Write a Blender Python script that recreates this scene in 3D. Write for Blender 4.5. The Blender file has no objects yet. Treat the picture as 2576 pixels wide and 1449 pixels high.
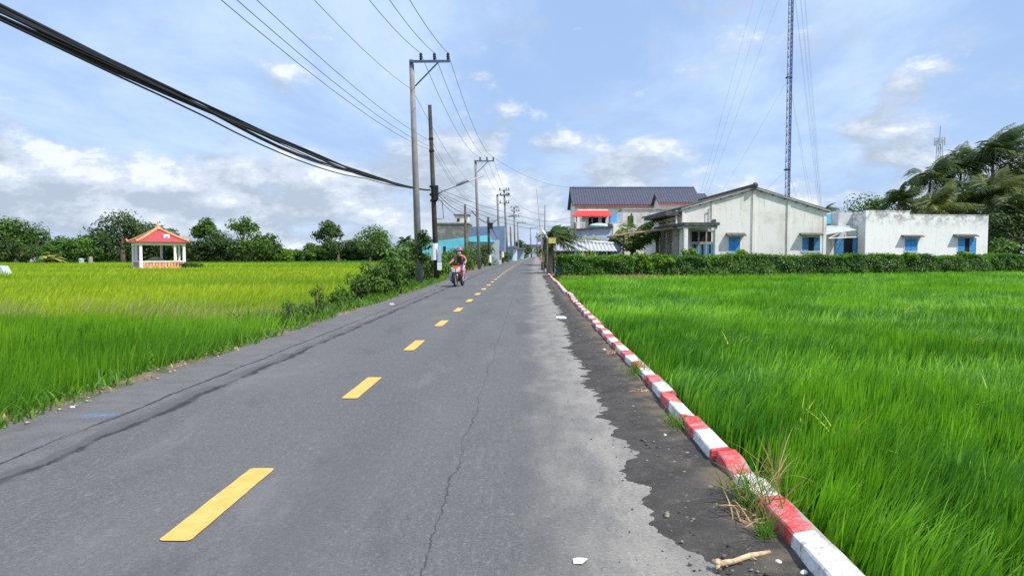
import bpy, bmesh, math, random
import numpy as np
from mathutils import Vector, Matrix, Euler
R = math.radians
random.seed(7)
rng = np.random.default_rng(7)
scene = bpy.context.scene
C = scene.collection

# ------------------------------------------------------------------ camera
H, F, W0, H0 = 1.4, 1780.0, 2576.0, 1449.0          # eye height (m), focal length and frame in photo pixels
cam = bpy.data.objects.new('camera', bpy.data.cameras.new('camera'))
C.objects.link(cam)
cam.data.sensor_width = 36
cam.data.lens = F / W0 * 36
cam.data.clip_start = 0.05
cam.data.clip_end = 9000
cam.location = (0, 0, H)
cam.rotation_euler = (R(90) - math.atan(87.5 / F), 0, math.atan(40 / F))
scene.camera = cam
CM = cam.rotation_euler.to_matrix()

def ray(px, py):
    return CM @ Vector(((px - W0 / 2) / F, -(py - H0 / 2) / F, -1))
def at(px, py, Y):
    d = ray(px, py); t = Y / d.y
    return Vector((d.x * t, Y, H + d.z * t))
def gp(px, py, z=0.0):
    d = ray(px, py); t = (z - H) / d.z
    return Vector((d.x * t, d.y * t, z))

# ------------------------------------------------------------------ light
EL = R(53)
SUN = Vector((math.cos(EL) * 0.87, -math.cos(EL) * 0.493, math.sin(EL)))
sl = bpy.data.lights.new('sun', 'SUN'); sl.energy = 4.8; sl.angle = R(0.6); sl.color = (1, 0.95, 0.87)
so = bpy.data.objects.new('sun', sl); C.objects.link(so)
so.rotation_euler = SUN.to_track_quat('Z', 'Y').to_euler()
so.location = (30, -20, 60)

scene.view_settings.view_transform = 'Standard'
scene.view_settings.look = 'None'
scene.view_settings.gamma = 1
scene.view_settings.exposure = 0.16
scene.cycles.use_denoising = False
scene.cycles.max_bounces = 6
scene.cycles.transparent_max_bounces = 8

# ------------------------------------------------------------------ node helper
class G:
    def __init__(s, name=None, nt=None):
        if nt is None:
            s.m = bpy.data.materials.new(name); s.m.use_nodes = True
            s.nt = s.m.node_tree; s.b = s.nt.nodes['Principled BSDF']
        else:
            s.nt = nt
    def n(s, typ, **kw):
        nd = s.nt.nodes.new(typ)
        for k, v in kw.items(): setattr(nd, k, v)
        return nd
    def put(s, sock, v):
        if isinstance(v, bpy.types.NodeSocket): s.nt.links.new(v, sock)
        elif v is not None:
            if isinstance(v, (tuple, list)) and sock.type == 'RGBA' and len(v) == 3: v = (*v, 1)
            sock.default_value = v
    def obj(s): return s.n('ShaderNodeTexCoord').outputs['Object']
    def uv(s): return s.n('ShaderNodeTexCoord').outputs['UV']
    def scale(s, v, k):
        nd = s.n('ShaderNodeVectorMath', operation='MULTIPLY'); s.put(nd.inputs[0], v); s.put(nd.inputs[1], k); return nd.outputs[0]
    def add(s, v, k):
        nd = s.n('ShaderNodeVectorMath', operation='ADD'); s.put(nd.inputs[0], v); s.put(nd.inputs[1], k); return nd.outputs[0]
    def sep(s, v):
        nd = s.n('ShaderNodeSeparateXYZ'); s.put(nd.inputs[0], v); return nd.outputs
    def comb(s, x, y, z):
        nd = s.n('ShaderNodeCombineXYZ')
        for i, q in enumerate((x, y, z)): s.put(nd.inputs[i], q)
        return nd.outputs[0]
    def noise(s, v, sc, det=4, rough=0.55, dist=0.0):
        nd = s.n('ShaderNodeTexNoise')
        s.put(nd.inputs['Vector'], v); s.put(nd.inputs['Scale'], float(sc)); s.put(nd.inputs['Detail'], float(det))
        s.put(nd.inputs['Roughness'], float(rough)); s.put(nd.inputs['Distortion'], float(dist)); return nd.outputs[0]
    def vor(s, v, sc, feat='F1'):
        nd = s.n('ShaderNodeTexVoronoi', feature=feat); s.put(nd.inputs['Vector'], v); s.put(nd.inputs['Scale'], float(sc)); return nd.outputs[0]
    def math(s, op, a, b=None, clamp=False):
        nd = s.n('ShaderNodeMath', operation=op, use_clamp=clamp); s.put(nd.inputs[0], a)
        if b is not None: s.put(nd.inputs[1], b)
        return nd.outputs[0]
    def ss(s, v, a, b, lo=0.0, hi=1.0):
        nd = s.n('ShaderNodeMapRange', interpolation_type='SMOOTHSTEP'); s.put(nd.inputs[0], v)
        for i, q in enumerate((a, b, lo, hi)): s.put(nd.inputs[i + 1], q)
        return nd.outputs[0]
    def mix(s, f, a, b, mode='MIX'):
        nd = s.n('ShaderNodeMix', data_type='RGBA', blend_type=mode); s.put(nd.inputs[0], f); s.put(nd.inputs[6], a); s.put(nd.inputs[7], b); return nd.outputs[2]
    def bump(s, h, st=0.3, dist=0.02):
        nd = s.n('ShaderNodeBump'); s.put(nd.inputs['Strength'], st); s.put(nd.inputs['Distance'], dist); s.put(nd.inputs['Height'], h); return nd.outputs[0]
    def attr(s, name):
        return s.n('ShaderNodeAttribute', attribute_name=name).outputs['Fac']
    def out(s, col=None, rough=None, nrm=None, metal=None, spec=None):
        if col is not None: s.put(s.b.inputs['Base Color'], col)
        if rough is not None: s.put(s.b.inputs['Roughness'], rough)
        if nrm is not None: s.put(s.b.inputs['Normal'], nrm)
        if metal is not None: s.put(s.b.inputs['Metallic'], metal)
        if spec is not None: s.put(s.b.inputs['Specular IOR Level'], spec)
        return s.m

# ------------------------------------------------------------------ sky
world = bpy.data.worlds.new('World'); scene.world = world; world.use_nodes = True
g = G(nt=world.node_tree)
bg = world.node_tree.nodes['Background']
sky = g.n('ShaderNodeTexSky', sky_type='NISHITA')
sky.sun_disc = False; sky.sun_elevation = EL; sky.sun_rotation = math.atan2(SUN.x, SUN.y)
sky.altitude = 0; sky.air_density = 1.0; sky.dust_density = 1.2; sky.ozone_density = 1.2
gen = g.n('ShaderNodeTexCoord').outputs['Generated']
sx, sy, sz = g.sep(gen)
zc = g.math('MAXIMUM', sz, 0.0)
# thin high cloud: flat layer seen in perspective
den = g.math('ADD', zc, 0.16)
pu = g.comb(g.math('DIVIDE', sx, den), g.math('DIVIDE', sy, den), 0.3)
ci = g.noise(g.add(g.scale(pu, (0.85, 0.42, 1)), (2.1, 0.4, 0)), 1.25, 7, 0.62, 0.35)
cim = g.ss(ci, 0.34, 0.66, 0.22, 0.92)
base = g.mix(0.60, sky.outputs[0], (3.5, 5.6, 9.8))
base = g.mix(cim, base, (6.1, 7.7, 10.3))
hz = g.ss(zc, 0.0, 0.09, 0.5, 0.0)
base = g.mix(hz, base, (5.2, 6.8, 8.6))
# low cumulus banks, flat-bottomed and lit from the upper right
pc = g.scale(gen, (1.0, 1.0, 1.9))
def cu_at(off, det): return g.noise(g.add(pc, off), 6.4, det, 0.63, 0.08)
cu = cu_at((0.30, 0.10, 0.0), 11)
cu_up = cu_at((0.322, 0.10, 0.040), 8)
low = g.ss(zc, 0.09, 0.25, 1.0, 0.0)
thr = g.math('SUBTRACT', 0.642, g.math("MULTIPLY", low, 0.225))
cum = g.ss(g.math('SUBTRACT', cu, thr), -0.05, 0.11)
fine = g.noise(pc, 17, 9, 0.66, 0.15)
df = g.math('ADD', g.math('SUBTRACT', cu, cu_up), g.math('MULTIPLY', g.math('SUBTRACT', fine, 0.5), 0.16))
soft = g.ss(df, -0.06, 0.09)
core = g.ss(df, 0.075, 0.15)
grey = g.mix(soft, (4.4, 5.1, 6.1), (6.7, 7.4, 8.4))
ccol = g.mix(core, grey, (8.9, 9.3, 9.9))
base = g.mix(g.math('MULTIPLY', cum, 0.86), base, ccol)
# stray grey shreds higher up
fr = g.noise(g.scale(gen, (1.0, 1.0, 1.7)), 8.5, 8, 0.62, 0.15)
frm = g.math('MULTIPLY', g.ss(fr, 0.55, 0.68), g.ss(zc, 0.12, 0.2))
base = g.mix(g.math('MULTIPLY', frm, 0.38), base, (4.9, 5.6, 6.8))
g.put(bg.inputs[0], base)
bg.inputs[1].default_value = 0.10

# ------------------------------------------------------------------ mesh helpers
def fin(o, parent=None):
    C.objects.link(o)
    if parent is not None: o.parent = parent
    return o
class MB:
    def __init__(s): s.v = []; s.f = []; s.mi = []; s.cur = 0
    def face(s, idx): s.f.append(idx); s.mi.append(s.cur)
    def poly(s, pts):
        k = len(s.v); s.v += [tuple(p) for p in pts]; s.face(list(range(k, k + len(pts)))); return s
    def box(s, x0, x1, y0, y1, z0, z1):
        k = len(s.v)
        s.v += [(x, y, z) for z in (z0, z1) for x, y in ((x0, y0), (x1, y0), (x1, y1), (x0, y1))]
        for q in ((0, 3, 2, 1), (4, 5, 6, 7), (0, 1, 5, 4), (1, 2, 6, 5), (2, 3, 7, 6), (3, 0, 4, 7)): s.face([k + i for i in q])
        return s
    def hexa(s, lo, hi):
        """lo, hi: four points each, counter-clockwise seen from above"""
        k = len(s.v); s.v += [tuple(p) for p in lo] + [tuple(p) for p in hi]
        for q in ((0, 3, 2, 1), (4, 5, 6, 7), (0, 1, 5, 4), (1, 2, 6, 5), (2, 3, 7, 6), (3, 0, 4, 7)): s.face([k + i for i in q])
        return s
    def tube(s, pts, r, n=6, cap=True):
        pts = [Vector(p) for p in pts]; m = len(pts)
        rr = list(r) if hasattr(r, '__len__') else [r] * m
        k = len(s.v); a = None
        for i, p in enumerate(pts):
            d = (pts[min(i + 1, m - 1)] - pts[max(i - 1, 0)]).normalized()
            if a is None:
                a = d.cross(Vector((0, 0, 1)) if abs(d.z) < 0.9 else Vector((1, 0, 0))).normalized()
            else:
                a = (a - d * a.dot(d)).normalized()
            b = d.cross(a)
            for j in range(n):
                t = 2 * math.pi * j / n
                s.v.append(tuple(p + (a * math.cos(t) + b * math.sin(t)) * rr[i]))
        for i in range(m - 1):
            for j in range(n):
                j2 = (j + 1) % n
                s.face([k + i * n + j, k + i * n + j2, k + (i + 1) * n + j2, k + (i + 1) * n + j])
        if cap:
            s.face([k + j for j in range(n)][::-1]); s.face([k + (m - 1) * n + j for j in range(n)])
        return s
    def prism(s, prof, y0, y1):
        """prof: x,z outline, extruded along y"""
        k = len(s.v); n = len(prof)
        s.v += [(x, y0, z) for x, z in prof] + [(x, y1, z) for x, z in prof]
        s.face(list(range(k, k + n))); s.face([k + n + i for i in range(n)][::-1])
        for i in range(n):
            j = (i + 1) % n; s.face([k + j, k + i, k + n + i, k + n + j])
        return s
    def prismx(s, prof, x0, x1):
        """prof: y,z outline, extruded along x"""
        k = len(s.v); n = len(prof)
        s.v += [(x0, y, z) for y, z in prof] + [(x1, y, z) for y, z in prof]
        s.face(list(range(k, k + n))[::-1]); s.face([k + n + i for i in range(n)])
        for i in range(n):
            j = (i + 1) % n; s.face([k + i, k + j, k + n + j, k + n + i])
        return s
    def lathe(s, prof, n=16, c=(0, 0, 0), axis='z'):
        k = len(s.v); m = len(prof)
        for r, z in prof:
            for j in range(n):
                t = 2 * math.pi * j / n; x, y = r * math.cos(t), r * math.sin(t)
                p = (x, y, z) if axis == 'z' else (z, x, y)
                s.v.append((p[0] + c[0], p[1] + c[1], p[2] + c[2]))
        for i in range(m - 1):
            for j in range(n):
                j2 = (j + 1) % n
                s.face([k + i * n + j, k + i * n + j2, k + (i + 1) * n + j2, k + (i + 1) * n + j])
        return s
    def ball(s, c, r, nu=12, nv=8):
        rx, ry, rz = r if hasattr(r, '__len__') else (r, r, r)
        k = len(s.v)
        for i in range(nv + 1):
            ph = math.pi * i / nv
            for j in range(nu):
                t = 2 * math.pi * j / nu
                s.v.append((c[0] + rx * math.sin(ph) * math.cos(t), c[1] + ry * math.sin(ph) * math.sin(t), c[2] + rz * math.cos(ph)))
        for i in range(nv):
            for j in range(nu):
                j2 = (j + 1) % nu
                s.face([k + i * nu + j, k + (i + 1) * nu + j, k + (i + 1) * nu + j2, k + i * nu + j2])
        return s
    def jitter(s, a):
        s.v = [tuple(q + random.uniform(-a, a) for q in p) for p in s.v]; return s
    def build(s, name, mat, parent=None, smooth=False, bevel=0.0):
        me = bpy.data.meshes.new(name); me.from_pydata(s.v, [], s.f)
        mats = mat if isinstance(mat, (list, tuple)) else [mat]
        for m in mats: me.materials.append(m)
        me.polygons.foreach_set('material_index', s.mi)
        if smooth: me.polygons.foreach_set('use_smooth', [True] * len(me.polygons))
        me.update()
        o = fin(bpy.data.objects.new(name, me), parent)
        if bevel:
            b = o.modifiers.new('bevel', 'BEVEL'); b.width = bevel; b.segments = 2; b.limit_method = 'ANGLE'
        return o

def npmesh(name, V, polys, mat, parent=None, tint=None, smooth=False):
    """polys: list of (n,k) index arrays"""
    me = bpy.data.meshes.new(name)
    V = np.asarray(V, np.float32)
    me.vertices.add(len(V)); me.vertices.foreach_set('co', V.ravel())
    loops = np.concatenate([p.ravel() for p in polys]).astype(np.int32)
    tot = np.concatenate([np.full(len(p), p.shape[1], np.int32) for p in polys])
    st = np.concatenate(([0], np.cumsum(tot)[:-1])).astype(np.int32)
    me.loops.add(len(loops)); me.loops.foreach_set('vertex_index', loops)
    me.polygons.add(len(tot)); me.polygons.foreach_set('loop_start', st)
    try: me.polygons.foreach_set('loop_total', tot)
    except Exception: pass
    if smooth: me.polygons.foreach_set('use_smooth', np.ones(len(tot), bool))
    me.materials.append(mat)
    me.update(calc_edges=True)
    if tint is not None:
        a = me.attributes.new('tint', 'FLOAT', 'POINT'); a.data.foreach_set('value', np.asarray(tint, np.float32))
    return fin(bpy.data.objects.new(name, me), parent)

def thing(name, label, cat, loc=(0, 0, 0), rotz=0.0, group=None):
    o = bpy.data.objects.new(name, None); C.objects.link(o)
    o.location = loc; o.rotation_euler = (0, 0, rotz); o.empty_display_size = 0.2
    return tag(o, label, cat, group)
def tag(o, label, cat, group=None):
    o['label'] = label; o['category'] = cat
    if group: o['group'] = group
    return o
def kind(o, k): o['kind'] = k; return o

# ------------------------------------------------------------------ value noise for geometry
_T = np.random.default_rng(3).random((256, 256))
def vnoise(x, y):
    x = np.asarray(x, float); y = np.asarray(y, float)
    xi = np.floor(x).astype(int); yi = np.floor(y).astype(int); fx = x - xi; fy = y - yi
    fx = fx * fx * (3 - 2 * fx); fy = fy * fy * (3 - 2 * fy)
    T = lambda a, b: _T[a & 255, b & 255]
    return (T(xi, yi) * (1 - fx) + T(xi + 1, yi) * fx) * (1 - fy) + (T(xi, yi + 1) * (1 - fx) + T(xi + 1, yi + 1) * fx) * fy
def fbm(x, y, o=4):
    s = 0; a = 0.5; n = 0
    for i in range(o):
        s = s + a * vnoise(np.asarray(x) * 2 ** i + 17 * i, np.asarray(y) * 2 ** i + 31 * i); n += a; a *= 0.5
    return s / n

# ------------------------------------------------------------------ materials
def plain(name, col, rough=0.75, var=0.18, sc=4.0, metal=0.0, spec=0.4, bump=0.0, hue=None):
    g = G(name); o = g.obj(); n = g.noise(o, sc, 5, 0.6)
    d = tuple(c * (1 - var) for c in col); l = tuple(min(1, c * (1 + var)) for c in (hue or col))
    c = g.mix(g.ss(n, 0.3, 0.7), d, l)
    return g.out(c, rough, g.bump(g.noise(o, sc * 8, 4), bump, 0.02) if bump else None, metal, spec)
def plaster(name, col, stain, amt=0.6, sc=0.9, seed=0.0, fleck=(0.33, 0.29, 0.22), mould=None):
    """old limewash: cloudy patches, rain streaks, blackened flecks"""
    g = G(name); o = g.add(g.obj(), (seed, seed * 0.7, 0))
    big = g.noise(o, sc, 6, 0.62, 0.4)
    st = g.noise(g.scale(o, (3.2, 3.2, 0.32)), 1.5, 6, 0.65)
    fl = g.noise(o, 7, 7, 0.7)
    c = g.mix(g.math('MULTIPLY', g.ss(big, 0.45, 0.72), amt), col, stain)
    c = g.mix(g.math('MULTIPLY', g.ss(st, 0.52, 0.74), amt * 0.8), c, tuple(q * 0.72 for q in stain))
    c = g.mix(g.math('MULTIPLY', g.ss(fl, 0.60, 0.72), amt * 0.7), c, fleck)
    if mould:                                  # black mould that grows down from the parapet, with a ragged lower edge
        zz = g.sep(g.obj())[2]; rag = g.noise(g.scale(o, (2.2, 2.2, 1.1)), 1.3, 7, 0.72)
        m = g.math('MULTIPLY', g.ss(g.math('ADD', zz, g.math('MULTIPLY', g.math('SUBTRACT', rag, 0.5), 1.6)), mould[0], mould[1]), g.ss(g.noise(o, 2.4, 6, 0.7), 0.42, 0.6))
        c = g.mix(g.math('MULTIPLY', m, 0.8), c, (0.27, 0.25, 0.24))
    return g.out(c, 0.9, g.bump(fl, 0.25, 0.02), None, 0.2)
def leafmat(name, dark, light, trans=0.35, ycol=None, patch=0.6, rough=0.55):
    g = G(name); o = g.obj(); t = g.attr('tint')
    n = g.noise(o, patch, 3)
    f = g.math('ADD', g.math('MULTIPLY', t, 0.75), g.math('MULTIPLY', g.math('SUBTRACT', n, 0.5), 0.9), True)
    c = g.mix(f, dark, light)
    g.out(c, rough, None, None, 0.35)
    tr = g.n('ShaderNodeBsdfTranslucent'); ty = ycol or tuple(min(1, a * k) for a, k in zip(light, (1.25, 1.25, 0.7)))
    g.put(tr.inputs[0], g.mix(0.5, c, ty))
    mx = g.n('ShaderNodeMixShader'); mx.inputs[0].default_value = trans
    g.nt.links.new(g.b.outputs[0], mx.inputs[1]); g.nt.links.new(tr.outputs[0], mx.inputs[2])
    g.nt.links.new(mx.outputs[0], g.nt.nodes['Material Output'].inputs[0])
    return g.m

M = {}
M['rice'] = leafmat('rice_green', (0.028, 0.155, 0.007), (0.29, 0.61, 0.024), 0.44, patch=0.9)
M['rice_l'] = leafmat('rice_left', (0.04, 0.165, 0.007), (0.27, 0.52, 0.018), 0.42, patch=0.5)
M['ripe'] = leafmat('rice_ripening', (0.17, 0.31, 0.012), (0.44, 0.54, 0.024), 0.35, patch=0.25)
M['rice_far'] = leafmat('rice_far', (0.06, 0.2, 0.012), (0.12, 0.34, 0.02), 0.35, patch=0.1)
M['pale_grass'] = leafmat('seeding_grass', (0.24, 0.31, 0.07), (0.46, 0.46, 0.17), 0.3)
M['dry'] = leafmat('dry_grass', (0.25, 0.17, 0.07), (0.55, 0.42, 0.2), 0.2)
M['yellow_leaf'] = leafmat('yellow_leaf', (0.35, 0.42, 0.05), (0.6, 0.6, 0.12), 0.4)
M['weed'] = leafmat('weed', (0.05, 0.15, 0.012), (0.19, 0.38, 0.04), 0.4)
M['leaf_dark'] = leafmat('leaf_dark', (0.016, 0.04, 0.008), (0.095, 0.17, 0.025), 0.25)
M['leaf_mid'] = leafmat('leaf_mid', (0.028, 0.072, 0.01), (0.13, 0.24, 0.028), 0.28)
M['leaf_bright'] = leafmat('leaf_bright', (0.035, 0.095, 0.012), (0.15, 0.29, 0.03), 0.3)
M['leaf_lime'] = leafmat('leaf_lime', (0.07, 0.17, 0.012), (0.25, 0.42, 0.04), 0.35)
M['hedge'] = leafmat('hedge_leaf', (0.025, 0.075, 0.008), (0.13, 0.30, 0.02), 0.25)
M['palm'] = leafmat('palm_leaf', (0.018, 0.042, 0.008), (0.10, 0.155, 0.03), 0.22)
M['palm_fresh'] = leafmat('palm_leaf_fresh', (0.06, 0.13, 0.014), (0.27, 0.40, 0.06), 0.35)
M['palm_dry'] = leafmat('palm_leaf_olive', (0.045, 0.07, 0.012), (0.19, 0.23, 0.045), 0.25)
M['banana'] = leafmat('banana_leaf', (0.05, 0.13, 0.018), (0.18, 0.33, 0.05), 0.4)
M['banana_dry'] = leafmat('banana_leaf_yellow', (0.25, 0.24, 0.06), (0.55, 0.48, 0.14), 0.3)
M['white_leaf'] = leafmat('variegated_leaf', (0.12, 0.2, 0.05), (0.55, 0.6, 0.38), 0.3)
M['bark'] = plain('bark', (0.13, 0.1, 0.075), 0.9, 0.35, 6, bump=0.5)
M['palm_bark'] = plain('palm_bark', (0.16, 0.13, 0.10), 0.9, 0.3, 9, bump=0.4)
M['stem'] = plain('green_stem', (0.12, 0.17, 0.05), 0.7, 0.3, 8)
M['concrete'] = plain('concrete', (0.34, 0.32, 0.29), 0.85, 0.22, 3, bump=0.2)
M['concrete_dark'] = plain('weathered_concrete', (0.10, 0.092, 0.085), 0.9, 0.4, 2.5, bump=0.3)
M['pole'] = plain('pole_concrete', (0.215, 0.21, 0.21), 0.8, 0.2, 2)
M['pole_dark'] = plain('pole_stained', (0.055, 0.045, 0.038), 0.85, 0.5, 1.5)
M['steel_blue'] = plain('galvanised_blue', (0.10, 0.15, 0.24), 0.5, 0.2, 5, 0.5)
M['steel'] = plain('galvanised', (0.30, 0.31, 0.33), 0.45, 0.2, 5, 0.6)
M['black'] = plain('black_rubber', (0.014, 0.014, 0.015), 0.6, 0.3, 8)
M['wire'] = plain('wire_grey', (0.11, 0.12, 0.14), 0.5, 0.1, 5)
M['white_paint'] = plain('white_paint', (0.78, 0.77, 0.74), 0.6, 0.08, 3)
M['cream'] = plain('cream_wall', (0.86, 0.80, 0.71), 0.85, 0.12, 1.5)
M['shutter'] = plain('blue_shutter', (0.045, 0.30, 0.62), 0.55, 0.15, 5)
M['shutter_dark'] = plain('blue_shutter_faded', (0.05, 0.20, 0.40), 0.6, 0.25, 5)
M['dark'] = plain('dark_interior', (0.018, 0.017, 0.018), 0.9, 0.3, 2)
M['red_sheet'] = plain('red_sheet', (0.62, 0.035, 0.025), 0.5, 0.15, 2)
M['red_trim'] = plain('red_trim', (0.42, 0.08, 0.06), 0.6, 0.15, 2)
M['turq'] = plain('turquoise_paint', (0.13, 0.50, 0.64), 0.6, 0.1, 1.2)
M['turq_light'] = plain('turquoise_light', (0.18, 0.70, 0.80), 0.55, 0.06, 1.2)
M['lavender'] = plain('pale_blue_wall', (0.44, 0.50, 0.66), 0.8, 0.1, 1.2)
M['greyblue'] = plain('greyblue_sheet', (0.17, 0.23, 0.36), 0.6, 0.12, 1.2)
M['palegrey'] = plain('pale_grey_wall', (0.42, 0.47, 0.50), 0.8, 0.1, 1.2)
M['skyblue'] = plain('sky_blue_panel', (0.12, 0.42, 0.78), 0.5, 0.1, 2)
M['yellow_sign'] = plain('yellow_sign', (0.62, 0.52, 0.12), 0.6, 0.12, 4)
M['rust'] = plain('rusty_sheet', (0.28, 0.17, 0.10), 0.8, 0.45, 3)
M['orange'] = plain('orange_ridge', (0.58, 0.29, 0.15), 0.6, 0.15, 4)
M['corr'] = plain('corrugated_sheet', (0.42, 0.46, 0.53), 0.45, 0.25, 1.6, 0.25)
M['wood'] = plain('old_wood', (0.10, 0.075, 0.055), 0.85, 0.35, 6)
M['bamboo'] = plain('bamboo', (0.55, 0.42, 0.24), 0.6, 0.2, 6)
M['stone_white'] = plain('pale_stone', (0.72, 0.69, 0.6), 0.8, 0.15, 14)
M['litter'] = plain('white_plastic', (0.75, 0.76, 0.78), 0.5, 0.12, 14)
M['blue_cloth'] = plain('blue_tarp', (0.03, 0.06, 0.28), 0.7, 0.3, 3)
M['pink_cloth'] = plain('pink_cloth', (0.62, 0.32, 0.36), 0.8, 0.2, 3)
M['plast_hall'] = plaster('plaster_hall', (0.83, 0.80, 0.75), (0.60, 0.54, 0.47), 0.85, 0.5, 0.0, (0.42, 0.37, 0.36))
M['plast_annex'] = plaster('plaster_annex', (0.84, 0.84, 0.81), (0.66, 0.66, 0.64), 0.6, 0.5, 3.3, (0.5, 0.49, 0.47), (3.2, 4.35))
M['plast_mould'] = plaster('plaster_mould', (0.55, 0.56, 0.55), (0.30, 0.30, 0.30), 0.95, 1.1, 5.1, (0.12, 0.11, 0.10))
M['plast_grey'] = plaster('plaster_grey', (0.64, 0.62, 0.58), (0.38, 0.36, 0.34), 0.9, 1.0, 8.2, (0.10, 0.09, 0.08))
M['plast_block'] = plaster('plaster_block', (0.16, 0.14, 0.115), (0.30, 0.27, 0.23), 0.9, 1.3, 9.7, (0.05, 0.045, 0.04))
# ================================================================== SETTING
XL, XR, XC = -4.24, 1.27, -1.72            # asphalt edges, centre line
def roff(Y):
    return 0.0 if Y < 50 else 5.0 * ((Y - 50) / 330.0) ** 1.25
FIELD = -0.28                              # mud level of the paddies

g = G('field_mud'); o = g.obj()
c = g.mix(g.noise(o, 0.8, 5), (0.035, 0.045, 0.015), (0.07, 0.075, 0.03))
ground = MB().poly([(-4500, -60, FIELD), (4500, -60, FIELD), (4500, 6000, FIELD), (-4500, 6000, FIELD)]).build('ground', g.out(c, 0.95))
kind(ground, 'structure')

# ---- road surface
g = G('asphalt'); u = g.uv(); ux, uy, _ = g.sep(u)
spk = g.noise(u, 120, 3, 0.7); spk2 = g.noise(u, 45, 4, 0.7); mid = g.noise(u, 3.5, 5, 0.6); big = g.noise(g.scale(u, (1, 0.25, 1)), 0.8, 4)
gr = g.noise(g.scale(u, (1, 0.35, 1)), 26, 4, 0.75); vo = g.vor(g.scale(u, (1, 0.5, 1)), 60)
c = g.mix(g.ss(spk, 0.3, 0.7), (0.088, 0.087, 0.086), (0.148, 0.146, 0.143))
c = g.mix(g.ss(spk2, 0.52, 0.72, 0, 0.75), c, (0.25, 0.246, 0.24))
c = g.mix(g.ss(spk2, 0.46, 0.28, 0, 0.7), c, (0.045, 0.046, 0.05))
c = g.mix(g.ss(gr, 0.54, 0.70, 0, 0.6), c, (0.215, 0.215, 0.218))
c = g.mix(g.ss(gr, 0.46, 0.30, 0, 0.55), c, (0.065, 0.066, 0.069))
c = g.mix(g.ss(vo, 0.18, 0.05, 0, 0.5), c, (0.27, 0.265, 0.26))
c = g.mix(g.ss(big, 0.35, 0.7, 0.0, 0.32), c, (0.175, 0.172, 0.168))
c = g.mix(g.ss(mid, 0.52, 0.75, 0.0, 0.28), c, (0.09, 0.091, 0.097))
wob = g.math('SUBTRACT', g.noise(g.comb(0.0, uy, 0.0), 0.9, 6, 0.65), 0.5)
wobf = g.math('SUBTRACT', g.noise(u, 9, 5, 0.7), 0.5)
def crack(c, x0, amp, w, dark, fade=0.0, soft=0.0):
    d = g.math('ADD', g.math('SUBTRACT', ux, x0), g.math('MULTIPLY', wob, amp))
    d = g.math('ABSOLUTE', g.math('ADD', d, g.math('MULTIPLY', wobf, amp * 0.35)))
    wn = g.ss(g.noise(u, 1.6, 5, 0.7), 0.3, 0.7, 0.25, 1.5)
    m = g.ss(g.math('DIVIDE', d, wn), w, w * (2.2 + soft), 1.0, 0.0)
    m = g.math('MULTIPLY', m, g.ss(g.noise(u, 2.3, 3), 0.28, 0.5, fade, 1.0))
    return g.mix(m, c, dark)
# the old shoulder strip left of the overlay
old = g.ss(g.math('ADD', ux, g.math('MULTIPLY', wob, 0.2)), -3.30, -3.22, 1.0, 0.0)
oldc = g.mix(g.ss(mid, 0.35, 0.65), (0.105, 0.10, 0.102), (0.155, 0.15, 0.148))
oldc = g.mix(g.ss(spk2, 0.4, 0.75), oldc, (0.20, 0.19, 0.185))
c = g.mix(g.math('MULTIPLY', old, 0.7), c, oldc)
c = crack(c, -3.27, 0.32, 0.035, (0.10, 0.098, 0.097), 0.0, 2.5)
c = crack(c, -3.53, 0.16, 0.012, (0.04, 0.038, 0.037), 0.3)
c = crack(c, -3.22, 0.30, 0.016, (0.036, 0.035, 0.034), 0.2, 1.3)
c = crack(c, -0.47, 0.20, 0.0018, (0.055, 0.054, 0.052), 0.0, 1.5)
# wheel tracks polished darker, and blotchy old patches
wt = g.math('ABSOLUTE', g.math('SUBTRACT', g.math('ABSOLUTE', g.math('ADD', ux, 0.55)), 0.62))
c = g.mix(g.math('MULTIPLY', g.ss(wt, 0.0, 0.38, 0.30, 0.0), g.ss(big, 0.3, 0.6)), c, (0.075, 0.074, 0.073))
pt = g.noise(g.scale(u, (0.8, 0.22, 1)), 1.9, 6, 0.68, 0.5)
c = g.mix(g.ss(pt, 0.55, 0.66, 0, 0.38), c, (0.19, 0.185, 0.178)); c = g.mix(g.ss(pt, 0.45, 0.34, 0, 0.34), c, (0.07, 0.07, 0.071))
# transverse crack near the wet dirt
dy = g.math('ABSOLUTE', g.math('ADD', g.math('SUBTRACT', uy, 7.75), g.math('MULTIPLY', wobf, 0.25)))
tm = g.math('MULTIPLY', g.ss(dy, 0.006, 0.03, 1.0, 0.0), g.ss(ux, 0.05, 0.2))
c = g.mix(tm, c, (0.05, 0.047, 0.045))
# dried silt that fans out of the gutter
silt = g.math('ADD', ux, g.math('MULTIPLY', g.math('SUBTRACT', g.noise(g.scale(u, (1.4, 0.5, 1)), 1.3, 5, 0.6), 0.5), 1.3))
sm = g.ss(silt, -0.15, 0.62)
sm = g.math('MULTIPLY', sm, g.ss(g.noise(g.scale(u, (1.6, 0.7, 1)), 2.4, 7, 0.7), 0.30, 0.62, 0.30, 0.92))
c = g.mix(sm, c, g.mix(g.ss(spk2, 0.3, 0.7), (0.245, 0.228, 0.20), (0.36, 0.335, 0.295)))
# pale blots and dark oil spots
bl = g.math('MULTIPLY', g.ss(g.noise(u, 4.2, 6, 0.75), 0.64, 0.72), g.ss(ux, -0.4, 0.15))
c = g.mix(g.math('MULTIPLY', bl, 0.7), c, (0.42, 0.42, 0.42))
ob = g.ss(g.noise(g.add(u, (5, 3, 0)), 2.6, 3, 0.5), 0.73, 0.76)
c = g.mix(g.math('MULTIPLY', ob, 0.6), c, (0.05, 0.05, 0.052))
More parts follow.
